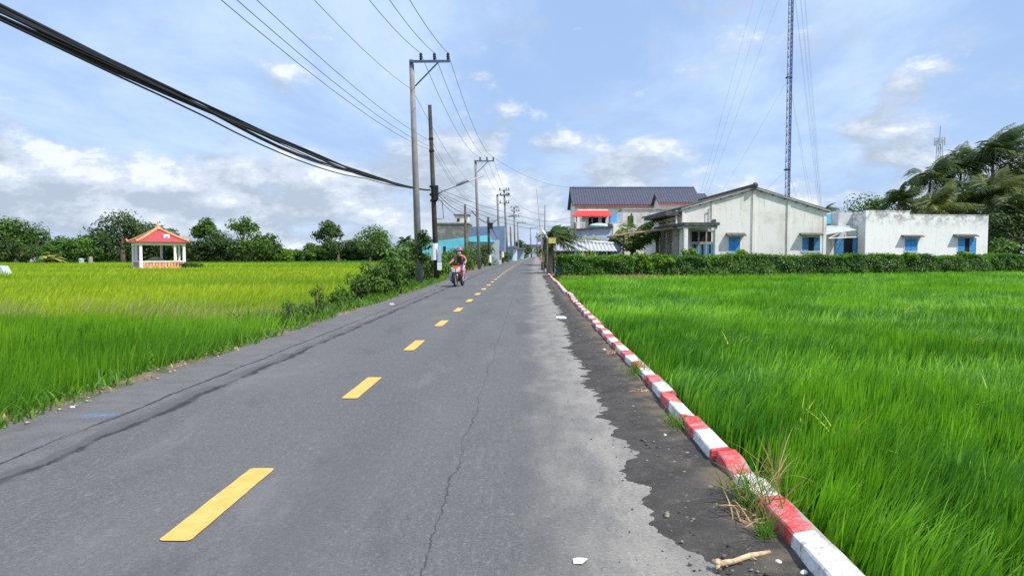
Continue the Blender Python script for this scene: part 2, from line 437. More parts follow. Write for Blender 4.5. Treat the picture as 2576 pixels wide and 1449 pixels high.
# blue chalk smear on the shoulder
bd = g.n('ShaderNodeVectorMath', operation='LENGTH')
g.put(bd.inputs[0], g.scale(g.add(u, (3.72, -5.98, 0)), (4.2, 6.5, 0)))
bm_ = g.math('MULTIPLY', g.ss(bd.outputs['Value'], 0.2, 1.0, 0.75, 0.0), g.ss(g.noise(u, 14, 4, 0.7), 0.4, 0.6))
c = g.mix(bm_, c, (0.12, 0.24, 0.42))
h = g.math('ADD', spk, g.math('MULTIPLY', spk2, 0.6))
c = g.mix(1.0, c, (0.90, 0.90, 0.91), 'MULTIPLY')
M['asphalt'] = g.out(c, 0.86, g.bump(h, 0.35, 0.006), None, 0.35)

ys = np.concatenate([np.arange(-10, 60, 1.0), np.arange(60, 150, 3.0), np.arange(150, 760, 10.0)])
xs = np.linspace(XL, XR + 0.02, 14)
edge = (fbm(ys * 1.3, ys * 0 + 3.3) - 0.5) * 0.22
V = []; UVs = []
for j, Y in enumerate(ys):
    e2 = roff(Y)
    if Y > 380: e2 += ((Y - 380) / 60.0) ** 2 * 2.2
    wide = 0.35 if Y > 47 else 0.0
    for i, x in enumerate(xs):
        xx = x + (edge[j] if i == 0 else 0) + (wide if i == len(xs) - 1 else 0)
        V.append((xx + e2, Y, -0.0)); UVs.append((xx, Y))
n = len(xs)
idx = np.array([[j * n + i, j * n + i + 1, (j + 1) * n + i + 1, (j + 1) * n + i] for j in range(len(ys) - 1) for i in range(n - 1)])
road = npmesh('road', V, [idx], M['asphalt'])
uvl = road.data.uv_layers.new(name='UVMap'); lv = idx.ravel()
uvl.data.foreach_set('uv', np.array(UVs, np.float32)[lv].ravel())
kind(road, 'structure')

# ---- verges: earth banks under and beside the road
def strip(name, mat, prof, y0, y1, step=1.5, amp=0.05, off=True):
    """prof: list of (x,z) from left to right"""
    yy = np.arange(y0, y1 + step, step); V = []; k = len(prof)
    for Y in yy:
        for i, (x, z) in enumerate(prof):
            V.append((x + (roff(Y) if off else 0) + (fbm(Y * 0.7, x * 3 + i) - 0.5) * amp * 2, Y, z + (fbm(Y * 1.1 + 9, x * 5 + i) - 0.5) * amp))
    idx = np.array([[j * k + i, j * k + i + 1, (j + 1) * k + i + 1, (j + 1) * k + i] for j in range(len(yy) - 1) for i in range(k - 1)])
    return npmesh(name, V, [idx], mat, smooth=True)
g = G('verge_earth'); o = g.obj()
n1 = g.noise(o, 2.2, 6, 0.65); n2 = g.noise(o, 14, 5, 0.7)
c = g.mix(g.ss(n1, 0.35, 0.65), (0.10, 0.08, 0.05), (0.20, 0.16, 0.105))
c = g.mix(g.ss(n2, 0.55, 0.74), c, (0.30, 0.25, 0.18))
c = g.mix(g.ss(n1, 0.48, 0.34, 0, 0.8), c, (0.05, 0.09, 0.02))
M['earth'] = g.out(c, 0.95, g.bump(n2, 0.6, 0.03))
kind(strip('left_verge', M['earth'], [(-7.2, FIELD - 0.05), (-6.0, -0.18), (-5.2, -0.06), (-4.5, 0.0), (-4.18, -0.03)], -8, 420), 'structure')
kind(strip('right_bank', M['earth'], [(1.36, -0.02), (1.42, -0.10), (1.62, FIELD - 0.02)], -8, 44, 1.0, 0.02), 'structure')
g = G('yard_earth'); o = g.obj()
n1 = g.noise(o, 0.5, 6, 0.6)
c = g.mix(g.ss(n1, 0.35, 0.65), (0.06, 0.10, 0.025), (0.22, 0.17, 0.11))
M['yard'] = g.out(c, 0.95)
kind(MB().poly([(1.5, 44.5, -0.014), (13, 48.5, 0.03), (40, 58.5, 0.05), (70, 68, 0.05), (160, 85, 0.05), (160, 300, 0.05), (1.9, 300, -0.014)]).build('yard', M['yard']), 'structure')

# ---- yellow centre line: one plate of paint per dash
g = G('yellow_paint'); o = g.obj()
n1 = g.noise(o, 9, 5, 0.65); n2 = g.noise(o, 60, 3, 0.7)
c = g.mix(g.ss(n1, 0.35, 0.7), (0.64, 0.385, 0.085), (0.69, 0.445, 0.14))
c = g.mix(g.ss(n2, 0.62, 0.78, 0, 0.45), c, (0.45, 0.32, 0.13))
c = g.mix(g.ss(g.noise(o, 5.5, 3, 0.6), 0.64, 0.74, 0, 0.6), c, (0.40, 0.29, 0.12))
wr = g.noise(o, 34, 6, 0.8)
c = g.mix(g.math('MULTIPLY', g.ss(wr, 0.60, 0.66), g.ss(n1, 0.42, 0.6, 0.25, 1.0)), c, (0.13, 0.125, 0.115))
M['yellow'] = g.out(c, 0.7, None, None, 0.3)
Y0 = gp(437, 1362).y; Y1 = gp(862, 1003).y; per = Y1 - Y0; dl = gp(640, 1179).y - Y0
k = 0
while Y0 + k * per < 150:
    ya = Y0 + k * per; yb = ya + dl; b = MB(); pts = []
    for t, sgn in ((0, -1), (0, 1)): pass
    tt_ = [0, .006, .018] + [q_ / 12 for q_ in range(1, 12)] + [.982, .994, 1]; nn = len(tt_) - 1
    for i in range(nn + 1):
        yy = ya + (yb - ya) * tt_[i]; rr = {0: .022, 1: .008, nn - 1: .008, nn: .022}.get(i, 0.0)
        pts.append((XC + 0.079 - rr + roff(yy) + random.uniform(-.0025, .0025), yy, 0.006))
    for i in range(nn, -1, -1):
        yy = ya + (yb - ya) * tt_[i]; rr = {0: .022, 1: .008, nn - 1: .008, nn: .022}.get(i, 0.0)
        pts.append((XC - 0.079 + rr + roff(yy) + random.uniform(-.0025, .0025), yy, 0.006))
    kind(b.poly(pts).build('road_marking', M['yellow']), 'structure'); k += 1
V = []
b = MB(); yy = list(np.arange(151, 382, 10.0))
for a0, a1 in zip(yy[:-1], yy[1:]):
    b.poly([(XC - .08 + roff(a0), a0, .006), (XC + .08 + roff(a0), a0, .006), (XC + .08 + roff(a1), a1, .006), (XC - .08 + roff(a1), a1, .006)])
kind(b.build('road_marking', M['yellow']), 'structure')

# ---- red and white kerb of cast units
g = G('kerb_paint'); o = g.obj(); ox, oy, oz = g.sep(o)
ed = g.math('MULTIPLY', g.math('SUBTRACT', g.noise(o, 18, 3), 0.5), 0.03)
ph = g.math('MODULO', g.math('ADD', g.math('DIVIDE', g.math('ADD', g.math('SUBTRACT', oy, 3.26), ed), 0.478), 20.0), 2.0)
isred = g.ss(ph, 0.985, 1.015, 1.0, 0.0)
n1 = g.noise(o, 5, 6, 0.7); n2 = g.noise(o, 26, 5, 0.75)
red = g.mix(g.ss(n1, 0.35, 0.65), (0.56, 0.045, 0.05), (0.66, 0.13, 0.13))
wht = g.mix(g.ss(n1, 0.35, 0.65), (0.82, 0.82, 0.82), (0.68, 0.67, 0.66))
c = g.mix(isred, wht, red)
c = g.mix(g.math('MULTIPLY', g.ss(n2, 0.52, 0.60), g.ss(n1, 0.38, 0.58, 0.10, 1.0)), c, (0.36, 0.32, 0.28))
c = g.mix(g.math('MULTIPLY', g.ss(g.noise(g.scale(o, (1, 1, .35)), 9, 7, .75), 0.48, 0.68), 0.55), c, (0.40, 0.36, 0.33))
# bare mortar where the paint stops short of the back edge, and mud near the foot
bare = g.math('MULTIPLY', g.ss(g.math('ADD', ox, g.math('MULTIPLY', g.math('SUBTRACT', n1, 0.5), 0.12)), 1.335, 1.35), g.ss(g.noise(g.comb(0, oy, 0), 0.45, 2), 0.46, 0.56))
c = g.mix(bare, c, (0.36, 0.31, 0.25))
foot = g.math('MULTIPLY', g.ss(oz, 0.045, 0.0), g.ss(n2, 0.35, 0.6))
c = g.mix(g.math('MULTIPLY', foot, 0.8), c, (0.09, 0.075, 0.06))
M['kerb'] = g.out(c, 0.75, g.bump(n2, 0.5, 0.008), None, 0.3)
b = MB(); y = -3.0; i = 0
while y < 45.5:
    L = 0.955; cx = 1.315 + (fbm(y * 0.22, 5.0) - 0.5) * 0.10 + random.uniform(-.011, .011)
    if 20.5 < y < 23: cx += 0.07
    hh = 0.105 + random.uniform(-.008, .008); tl = random.uniform(-.010, .010); rz = random.uniform(-.016, .016); wt = 0.062; wb = 0.078
    ya, yb = y, y + L - 0.016; d = rz * L
    nn = 6
    ring = []
    for q in range(nn + 1):
        yy = ya + (yb - ya) * q / nn; s = (q / nn - 0.5) * d; jz = random.uniform(-.005, .005); jx = random.uniform(-.006, .006)
        dz = -0.03 if (4.05 < yy < 4.45) else 0
        ring.append([(cx - wb + s, yy, -0.04), (cx - wt + s + jx - 0.004, yy, hh - 0.007 + tl + dz), (cx - wt + s + jx + 0.004, yy, hh + tl + jz + dz),
                     (cx + wt + s - 0.008, yy, hh - tl + jz + dz), (cx + wt + s + 0.006, yy, hh - 0.014 - tl + dz), (cx + wb + s, yy, -0.12)])
    k0 = len(b.v)
    for r_ in ring: b.v += r_
    for q in range(nn):
        for e in range(6):
            e2 = (e + 1) % 6
            b.face([k0 + q * 6 + e, k0 + q * 6 + e2, k0 + (q + 1) * 6 + e2, k0 + (q + 1) * 6 + e][::-1])
    b.face([k0 + e for e in range(6)]); b.face([k0 + nn * 6 + e for e in range(6)][::-1])
    y += L; i += 1
kerb = b.build('kerb', M['kerb'])
kind(kerb, 'structure'); kerb['label'] = 'red and white painted kerb along the right edge of the road'

# ---- damp dirt that lies in the gutter (a thin wedge of real soil)
xs = np.arange(0.25, 1.33, 0.02); ys = np.concatenate([np.arange(1.6, 9, 0.025), np.arange(9, 20, 0.06), np.arange(20, 46, 0.2)])
X, Yg = np.meshgrid(xs, ys)
e = 0.62 + 0.16 * (fbm(Yg * 0.55, Yg * 0 + 2.2, 2) - 0.35) + 0.22 * (fbm(Yg * 2.2, Yg * 0 + 7, 4) - 0.5) + np.clip((3.6 - Yg) * 0.22, 0, 0.4) + np.clip((Yg - 9) / 30, 0, 1) * 0.25
e += 0.16 * (fbm(X * 1.3, Yg * 6.0, 3) - 0.5) + 0.10 * (fbm(X * 2.0, Yg * 16.0, 2) - 0.5) * (1 + np.clip(Yg - 4, 0, 6) * .2)
t = np.clip((X - e) / 0.28, -0.3, 1); t = np.where(t > 0, t * t * (3 - 2 * t) * 0.7 + t * 0.3, t)
Z = -0.001 + 0.030 * t + 0.010 * (fbm(X * 9, Yg * 9) - 0.5) * np.clip(t * 3, 0, 1) + 0.02 * np.clip((X - 1.08) / 0.2, 0, 1) * fbm(X * 5, Yg * 2.5)
Z = np.where(t <= 0, -0.012, Z)
nx = len(xs)
jj, ii = np.meshgrid(np.arange(len(ys) - 1), np.arange(nx - 1), indexing='ij')
q = (jj * nx + ii).ravel(); idx = np.stack([q, q + 1, q + nx + 1, q + nx], 1)
keep = (t.ravel()[idx] > -0.02).any(1)
g = G('damp_dirt'); o = g.obj()
n1 = g.noise(o, 3, 6, 0.65); n2 = g.noise(o, 55, 5, 0.7); n3 = g.noise(o, 16, 5, 0.7)
c = g.mix(g.ss(n1, 0.35, 0.65), (0.046, 0.043, 0.04), (0.072, 0.066, 0.06))
c = g.mix(g.ss(n3, 0.5, 0.75), c, (0.12, 0.10, 0.08))
c = g.mix(g.ss(n2, 0.60, 0.76), c, (0.24, 0.205, 0.16))
c = g.mix(g.math('MULTIPLY', g.ss(g.sep(o)[0], 0.95, 1.2), g.ss(n1, .4, .6)), c, (0.15, 0.12, 0.085))
c = g.mix(g.ss(n2, 0.36, 0.22), c, (0.02, 0.018, 0.016))
M['dirt'] = g.out(c, 0.9, g.bump(n2, 0.7, 0.012), None, 0.25)
dirt = npmesh('gutter_dirt', np.stack([X.ravel(), Yg.ravel(), Z.ravel()], 1), [idx[keep]], M['dirt'], smooth=True)
kind(dirt, 'stuff')

# loose grit, pebbles and leaf crumbs on the dirt
def pebbles(name, n, xr, yr, sr, mat, zf=lambda x, y: 0.012, flat=0.6, seed=1):
    r = np.random.default_rng(seed); V = []; Fs = []; T = []
    ico = np.array([(0, 0, 1), (.894, 0, .447), (.276, .851, .447), (-.724, .526, .447), (-.724, -.526, .447), (.276, -.851, .447), (.724, .526, -.447), (-.276, .851, -.447), (-.894, 0, -.447), (-.276, -.851, -.447), (.724, -.526, -.447), (0, 0, -1)])
    fc = np.array([(0, 1, 2), (0, 2, 3), (0, 3, 4), (0, 4, 5), (0, 5, 1), (1, 6, 2), (2, 7, 3), (3, 8, 4), (4, 9, 5), (5, 10, 1), (2, 6, 7), (3, 7, 8), (4, 8, 9), (5, 9, 10), (1, 10, 6), (6, 11, 7), (7, 11, 8), (8, 11, 9), (9, 11, 10), (10, 11, 6)])
    for i in range(n):
        x = xr[0] + (xr[1] - xr[0]) * r.random() ** 0.7; y = yr[0] + (yr[1] - yr[0]) * r.random() ** 1.8
        s = sr[0] + (sr[1] - sr[0]) * r.random() ** 3
        p = ico * (s * (0.7 + 0.6 * r.random(3))) * np.array([1, 1, flat]) * (0.8 + 0.4 * r.random((12, 1)))
        a = r.random() * 6.28; ca, sa = math.cos(a), math.sin(a)
        p = np.stack([p[:, 0] * ca - p[:, 1] * sa, p[:, 0] * sa + p[:, 1] * ca, p[:, 2]], 1) + np.array([x, y, zf(x, y)])
        Fs.append(fc + 12 * i); V.append(p); T.append(np.full(12, r.random()))
    return npmesh(name, np.concatenate(V), [np.concatenate(Fs)], mat, tint=np.concatenate(T))
g = G('grit'); tn = g.attr('tint')
kind(pebbles('gravel', 300, (0.30, 0.86), (2.4, 13), (0.002, 0.008), M['dirt'], lambda x, y: 0.003, seed=9), 'stuff')
M['grit_tan'] = plain('tan_grit', (0.36, 0.29, 0.21), 0.9, 0.4, 20)
M['grit'] = g.out(g.mix(tn, (0.025, 0.022, 0.02), (0.26, 0.22, 0.17)), 0.9)
kind(pebbles('gravel', 1500, (0.72, 1.25), (2.4, 16), (0.003, 0.018), M['grit'], lambda x, y: 0.022 * min(1, max(0, (x - .6) / .3)) + 0.002), 'stuff')
kind(pebbles('grit', 420, (-4.6, -4.1), (3, 34), (0.004, 0.020), M['grit_tan'], lambda x, y: 0.012, seed=4), 'stuff')

# ---- far land: hazy wood line on the horizon
def leaves(P, N, size, tint, asp=0.5, r=rng, fold=0.25):
    """leaf diamonds bent along the midrib: 4 verts, 2 triangles each"""
    n = len(P); a = r.normal(size=(n, 3)); u = np.cross(N, a); u /= np.linalg.norm(u, axis=1, keepdims=True) + 1e-9
    v = np.cross(N, u); v /= np.linalg.norm(v, axis=1, keepdims=True) + 1e-9
    s = size[:, None]
    b = P - u * s * 0.5; t = P + u * s * 0.5 - N * s * fold * 0.5; l = P + v * s * asp * 0.5 + N * s * fold * 0.25; q = P - v * s * asp * 0.5 + N * s * fold * 0.25
    V = np.stack([b, l, t, q], 1).reshape(-1, 3); i = np.arange(n)[:, None] * 4
    return V, np.concatenate([i + [[0, 1, 2]], i + [[0, 2, 3]]], 0), np.repeat(tint, 4)
def unit(n, r=rng):
    d = r.normal(size=(n, 3)); return d / np.linalg.norm(d, axis=1, keepdims=True)
def cloud(spheres, per, size, r=rng, up=0.5, asp=0.5, tvar=0.35):
    """leaf positions on and in a list of (centre, radius-vector) puffs"""
    P = []; N = []; T = []; S = []
    for c, rad in spheres:
        rad = np.asarray(rad, float) * np.ones(3); m = int(per * (0.7 + 0.6 * r.random()))
        d = unit(m, r); k = (0.45 + 0.6 * r.random((m, 1)) ** 0.6)
        P.append(np.asarray(c) + d * rad * k); nn = d + unit(m, r) * 0.75 + np.array([0, 0, up]); N.append(nn / np.linalg.norm(nn, axis=1, keepdims=True))
        T.append(np.clip(0.5 + (r.random() - 0.5) * tvar * 2 + (r.random(m) - 0.5) * 0.5, 0, 1)); S.append(size * (0.6 + 0.8 * r.random(m)))
    return leaves(np.concatenate(P), np.concatenate(N), np.concatenate(S), np.concatenate(T), asp, r)
sp = []
r2 = np.random.default_rng(11)
for i in range(330):
    x = -260 + 520 * r2.random(); y = 395 + 60 * r2.random(); h = 2.0 + 4.0 * fbm(x * 0.02, 3.0) ** 1.2 * r2.random()
    if 1 < x - 5 < 6: continue
    sp.append(((x, y, h * 0.45), (4 + 3 * r2.random(), 3, h * 0.75)))
V, Fc, T = cloud(sp, 55, 1.3, r2)
kind(npmesh('far_wood', V, [Fc], M['leaf_dark'], tint=T), 'stuff')
# ================================================================== RICE AND GRASSES
def blades(XY, z0, h, w, lean_dir, lean, tint, segs=3, r=rng, droop=0.0):
    """ribbon leaves that curve over with the wind"""
    n = len(XY); az = r.random(n) * np.pi * 2
    wx, wy = np.cos(az), np.sin(az)
    ts = np.linspace(0, 1, segs + 1); V = np.zeros((n, 2 * segs + 1, 3), np.float32)
    for i, t in enumerate(ts):
        px = XY[:, 0] + lean_dir[:, 0] * lean * h * t ** 1.8; py = XY[:, 1] + lean_dir[:, 1] * lean * h * t ** 1.8
        pz = z0 + h * (t - (0.28 * lean ** 2 + droop) * t ** 2.4)
        ww = w * (1 - t ** 2.2) * 0.5 * (0.75 + 0.5 * min(1, t * 3))
        if i < segs:
            V[:, 2 * i] = np.stack([px - wx * ww, py - wy * ww, pz], 1); V[:, 2 * i + 1] = np.stack([px + wx * ww, py + wy * ww, pz], 1)
        else:
            V[:, 2 * i] = np.stack([px, py, pz], 1)
    k = 2 * segs + 1; base = np.arange(n)[:, None] * k
    quads = np.concatenate([base + [[2 * i, 2 * i + 1, 2 * i + 3, 2 * i + 2]] for i in range(segs - 1)], 0) if segs > 1 else np.zeros((0, 4), int)
    tri = base + [[2 * segs - 2, 2 * segs - 1, 2 * segs]]
    return V.reshape(-1, 3), quads, tri, np.repeat(tint, k)
def merge(parts):
    V = []; Q = []; Tt = []; Ti = []; o = 0
    for v, q, t, ti in parts:
        V.append(v); Q.append(q + o); Tt.append(t + o); Ti.append(ti); o += len(v)
    return np.concatenate(V), [p for p in (np.concatenate(Q), np.concatenate(Tt)) if len(p)], np.concatenate(Ti)
def scatter(n, x0, x1, y0, y1, mask, r):
    """n = density per square metre inside the mask"""
    m = int((x1 - x0) * (y1 - y0) * n); P = np.stack([x0 + (x1 - x0) * r.random(m), y0 + (y1 - y0) * r.random(m)], 1)
    return P[mask(P[:, 0], P[:, 1])]
HEDGE = [(1.75, 41.0), (8.0, 43.6), (14.5, 46.3), (28, 51.0), (42, 56.0), (64, 63.0)]
def hedge_y(x):
    return np.interp(x, [p[0] for p in HEDGE], [p[1] for p in HEDGE])

# ---- right paddy: young vivid rice combed by the wind
def rmask(x, y):
    return (x > 1.47 + 0.05 * np.sin(y * 3)) & (x < 0.86 * y + 3.5) & (y < hedge_y(np.maximum(x, 1.75)) - 0.9)
def rice_part(P, hm, hv, w, segs, r, tb=0.0):
    if segs > 2:                                  # tillers stand in hills a hand apart, with dark gaps between
        s = 0.19; ci = np.round(P / s) * s + (np.stack([vnoise(np.round(P[:, 0] / s) * 3.7, np.round(P[:, 1] / s) * 5.1), vnoise(np.round(P[:, 1] / s) * 4.3 + 9, np.round(P[:, 0] / s) * 2.9)], 1) - .5) * .16
        P = ci + (P - ci) * (0.30 + 0.42 * r.random((len(P), 1)))
        P = P[P[:, 0] > 1.45]
    x, y = P[:, 0], P[:, 1]
    sw = fbm(x * 0.35 + 3, y * 0.28 + 8, 3); sw2 = fbm(x * 1.1, y * 0.9, 3); cl = vnoise(x * 4.5, y * 4.5)
    ang = 0.35 + (sw - 0.5) * 3.4 + (sw2 - 0.5) * 1.4 + r.normal(size=len(P)) * 0.35
    lean = np.clip(0.20 + (sw2 - 0.38) * 1.2 + (sw - 0.5) * 1.1 + r.normal(size=len(P)) * 0.15, 0.03, 1.15)
    h = hm * (0.84 + 0.26 * fbm(x * 0.5, y * 0.5 + 40, 3) + 0.18 * (cl - 0.5)) * (1 + hv * r.normal(size=len(P)))
    ti = np.clip(0.42 + (fbm(x * 0.45 + 60, y * 0.3, 3) - 0.5) * 1.6 + (fbm(x * 1.7, y * 1.3 + 20, 2) - .5) * 0.8 + (cl - 0.5) * 0.6 + r.normal(size=len(P)) * 0.26 + tb + np.clip((y - 10) / 60, 0, .18), 0, 1)
    return blades(P, FIELD, np.maximum(h, 0.1), w * (0.75 + 0.5 * r.random(len(P))), np.stack([np.cos(ang), np.sin(ang)], 1), lean, ti, segs, r)
r = np.random.default_rng(21); parts = []
def bands(mask, spec, x0f, x1f, fn):
    for y0, y1, dens, w, segs in spec:
        x0, x1 = x0f(y1), x1f(y1)
        P = scatter(dens, x0, x1, y0, y1, mask, r)
        cl = vnoise(P[:, 0] * 5, P[:, 1] * 5); P = P[cl > 0.36 * r.random(len(P)) + 0.12]
        parts.append(fn(P, w, segs))
bands(rmask, [(1.6, 4.5, 1900, 0.0165, 4), (4.5, 8, 1150, 0.019, 4), (8, 14, 540, 0.025, 3), (14, 24, 210, 0.030, 3), (24, 40, 90, 0.045, 2), (40, 64, 42, 0.07, 2)],
      lambda y: 1.4, lambda y: 0.86 * y + 3.5, lambda P, w, s: rice_part(P, 0.45, 0.09, w, s, r))
V, polys, T = merge(parts)
right = npmesh('rice_crop', V, polys, M['rice'], tint=T)
kind(right, 'stuff'); right['label'] = 'bright green young rice filling the paddy right of the kerb'
# yellowing stray leaves and bent stalks standing above the crop
def stray(px, py, n, L, seed, col='yellow_leaf', name='stray_rice_leaf', label=None):
    q = np.random.default_rng(seed); c = gp(px, py, 0.14); P = np.stack([c.x + q.normal(size=n) * 0.012, c.y + q.normal(size=n) * 0.012], 1)
    a = q.normal(size=n) * 0.8 + 0.3
    v, qd, t, ti = blades(P, -0.2, .24 + np.full(n, L) * (0.35 + 0.4 * q.random(n)), 0.018 * (0.7 + 0.6 * q.random(n)) * max(1, c.y / 8), np.stack([np.cos(a), np.sin(a)], 1), 0.45 + 0.9 * q.random(n), q.random(n), 5, q)
    o = npmesh(name, v, [qd, t], M[col], tint=ti)
    return tag(o, label, 'plant', 'yellow stray leaves in the right paddy')
for i, (px, py, n, L, lab) in enumerate([
    (1838, 846, 5, 0.36, 'pale yellow leaf tuft in the paddy, nearest to the kerb among the far tufts'),
    (2010, 1025, 4, 0.4, 'bent yellow leaf arching beside the striped kerb'), (2120, 1065, 4, 0.36, 'curled yellow leaf lying on the rice right of the kerb'),
    (2270, 770, 12, 0.42, 'broad cluster of pale weed leaves in the middle of the paddy'), (2080, 865, 6, 0.34, 'whitish spray of leaves in the left middle of the paddy'),
    (2420, 845, 6, 0.42, 'forked yellow stalks far out in the paddy'), (2520, 893, 5, 0.38, 'two yellow leaf arcs near the right edge of the photo'),
    (2500, 985, 4, 0.42, 'single slanted straw coloured leaf near the right edge'), (2360, 1005, 5, 0.40, 'long pale stalk leaning over the middle of the paddy'),
    (2450, 1432, 3, 0.3, 'arched pale leaf at the bottom right corner'), (2330, 735, 5, 0.3, 'small pale tuft at the far side of the paddy'),
    (2575, 960, 3, 0.4, 'pale curled leaf cut by the right edge of the photo')]):
    stray(px, py, n, L, 100 + i, label=lab)

# ---- left paddies
def lmask(x, y):
    return (x < -4.47 + 0.22 * (fbm(y * 0.8, 1.0) - 0.5)) & (x > -0.80 * y - 3.0) & (y < 13.5 + 0.9 * (fbm(x * 0.25, 4.0) - 0.5))
r = np.random.default_rng(22); parts = []
def left_part(P, w, segs):
    x, y = P[:, 0], P[:, 1]; sw = fbm(x * 0.5 + 3, y * 0.4 + 8, 3)
    ang = 0.4 + (sw - 0.5) * 2.5 + r.normal(size=len(P)) * 0.5; lean = np.clip(0.12 + (sw - 0.4) * 0.7 + r.normal(size=len(P)) * 0.12, 0.02, 0.7)
    h = (0.56 + 0.10 * (fbm(x * 0.7, y * 0.7) - 0.5)) * (1 + 0.10 * r.normal(size=len(P)))
    ti = np.clip(0.45 + (fbm(x * 0.35 + 60, y * 0.5, 3) - 0.5) * 1.2 + r.normal(size=len(P)) * 0.2, 0, 1)
    return blades(P, FIELD, np.maximum(h, 0.12), w * (0.75 + 0.5 * r.random(len(P))), np.stack([np.cos(ang), np.sin(ang)], 1), lean, ti, segs, r)
bands(lmask, [(3.0, 8, 800, 0.014, 3), (8, 14.1, 560, 0.018, 3)], lambda y: -0.80 * y - 3, lambda y: -4.3, left_part)
V, polys, T = merge(parts)
o = npmesh('rice_crop', V, polys, M['rice_l'], tint=T); kind(o, 'stuff'); o['label'] = 'tall dark green rice beside the left edge of the road'
# pale seeding grass on the bund between the two left paddies
r = np.random.default_rng(23)
P = scatter(120, -16, -4.9, 12.9, 16.4, lambda x, y: (x > -0.8 * y - 3) & (fbm(x * 0.45, y * 0.5, 3) > 0.40), r)
a = 0.3 + r.normal(size=len(P)) * 0.6
v, qd, t, ti = blades(P, FIELD, 0.64 + 0.08 * r.normal(size=len(P)), 0.013 * np.ones(len(P)), np.stack([np.cos(a), np.sin(a)], 1), np.clip(0.35 + 0.2 * r.normal(size=len(P)), 0, 1), r.random(len(P)), 3, r)
o = npmesh('bund_grass', v, [qd, t], M['pale_grass'], tint=ti); kind(o, 'stuff')
# ripening yellow-green rice
r = np.random.default_rng(24); parts = []
YE = 96.0
def ymask(x, y):
    return (x < -5.7) & (x > -0.80 * y - 4.0) & (y > 13.8) & ~((abs(x + 32.5) < 3.4) & (abs(y - 67) < 3.4))
def ripe_part(P, w, segs):
    x, y = P[:, 0], P[:, 1]; a = 0.3 + r.normal(size=len(P)) * 0.7
    h = 0.46 * (1 + 0.13 * r.normal(size=len(P))) + 0.05 * (fbm(x * 0.3, y * 0.3) - 0.5)
    st = fbm(x * 0.08, y * 0.22 + 5, 4); ti = np.clip(0.5 + (st - 0.5) * 2.2 + r.normal(size=len(P)) * 0.2 + np.clip((20 - y) / 14, 0, 1) * -0.25, 0, 1)
    return blades(P, FIELD, np.maximum(h, 0.1), w * (0.75 + 0.5 * r.random(len(P))), np.stack([np.cos(a), np.sin(a)], 1), np.clip(0.35 + r.normal(size=len(P)) * 0.15, 0.05, 0.9), ti, segs, r)
bands(ymask, [(13, 20, 230, 0.022, 2), (20, 34, 110, 0.034, 2), (34, 60, 36, 0.07, 2), (60, YE, 15, 0.12, 2)], lambda y: -0.80 * y - 4, lambda y: -5.6, ripe_part)
V, polys, T = merge(parts)
o = npmesh('rice_crop', V, polys, M['ripe'], tint=T); kind(o, 'stuff'); o['label'] = 'yellow green ripening rice across the left plain'
# far strip of greener rice in front of the trees
r = np.random.default_rng(25); parts = []
bands(lambda x, y: (x < -7) & (x > -0.80 * y - 6), [(YE, 128, 12, 0.14, 2)], lambda y: -0.80 * y - 6, lambda y: -7, ripe_part)
V, polys, T = merge(parts)
o = npmesh('rice_crop', V, polys, M['rice_far'], tint=T); kind(o, 'stuff'); o['label'] = 'strip of green rice in front of the left tree line'
# leaf litter layer low inside the crops, so that the soil does not show through the far rows
g = G('rice_litter'); ob = g.obj()
c = g.mix(g.noise(ob, 0.35, 5), (0.10, 0.16, 0.012), (0.24, 0.30, 0.02))
kind(MB().poly([(-130, 15, -0.08), (-6.2, 15, -0.08), (-6.2, YE, -0.08), (-130, YE, -0.08)]).build('rice_stubble', g.out(c, 0.95)), 'stuff')
g = G('rice_litter_green'); ob = g.obj()
c = g.mix(g.noise(ob, 0.35, 5), (0.03, 0.09, 0.008), (0.06, 0.16, 0.012))
mg = g.out(c, 0.95)
kind(MB().poly([(-140, YE, -0.08), (-7, YE, -0.08), (-7, 133, -0.08), (-140, 133, -0.08)]).build('rice_stubble', mg), 'stuff')
kind(MB().poly([(2.2, 20, -0.12), (20, 20, -0.12), (62, 59, -0.12), (40, 53, -0.12), (13, 44, -0.12), (2.2, 40, -0.12)]).build('rice_stubble', mg), 'stuff')

# ---- weeds along the road edges (ground cover)
r = np.random.default_rng(26)
P = scatter(230, -4.95, -4.18, 3.0, 42, lambda x, y: (fbm(x * 2.5 + 5, y * 1.3, 3) > 0.36 + np.clip((x + 4.5) * 0.5, 0, 0.3)), r)
a = r.random(len(P)) * 6.28
v1 = blades(P, 0.0, 0.08 + 0.16 * r.random(len(P)) ** 2, 0.016 + 0.014 * r.random(len(P)), np.stack([np.cos(a), np.sin(a)], 1), 0.3 + 0.8 * r.random(len(P)), r.random(len(P)), 3, r)
V, polys, T = merge([v1])
kind(npmesh('roadside_weeds', V, polys, M['weed'], tint=T), 'stuff')
P = scatter(190, -5.7, -4.45, 13.4, 33, lambda x, y: fbm(x * 1.6 + 7, y * 0.9 + 3, 3) > 0.42, r); a = r.random(len(P)) * 6.28; hs_ = .14 + .34 * fbm(P[:, 0] * 1.1, P[:, 1] * .6 + 11, 3)
V, polys, T = merge([blades(P, -.08, hs_ * (.6 + .6 * r.random(len(P))), .028 + .026 * r.random(len(P)), np.stack([np.cos(a), np.sin(a)], 1), .25 + .7 * r.random(len(P)), r.random(len(P)), 3, r)])
kind(npmesh('roadside_weeds', V, polys, M['leaf_bright'], tint=T), 'stuff')
P = scatter(40, -4.6, -4.05, 3.0, 40, lambda x, y: (fbm(x * 2.5 + 25, y * 1.6, 3) > 0.52), r); a = r.random(len(P)) * 6.28
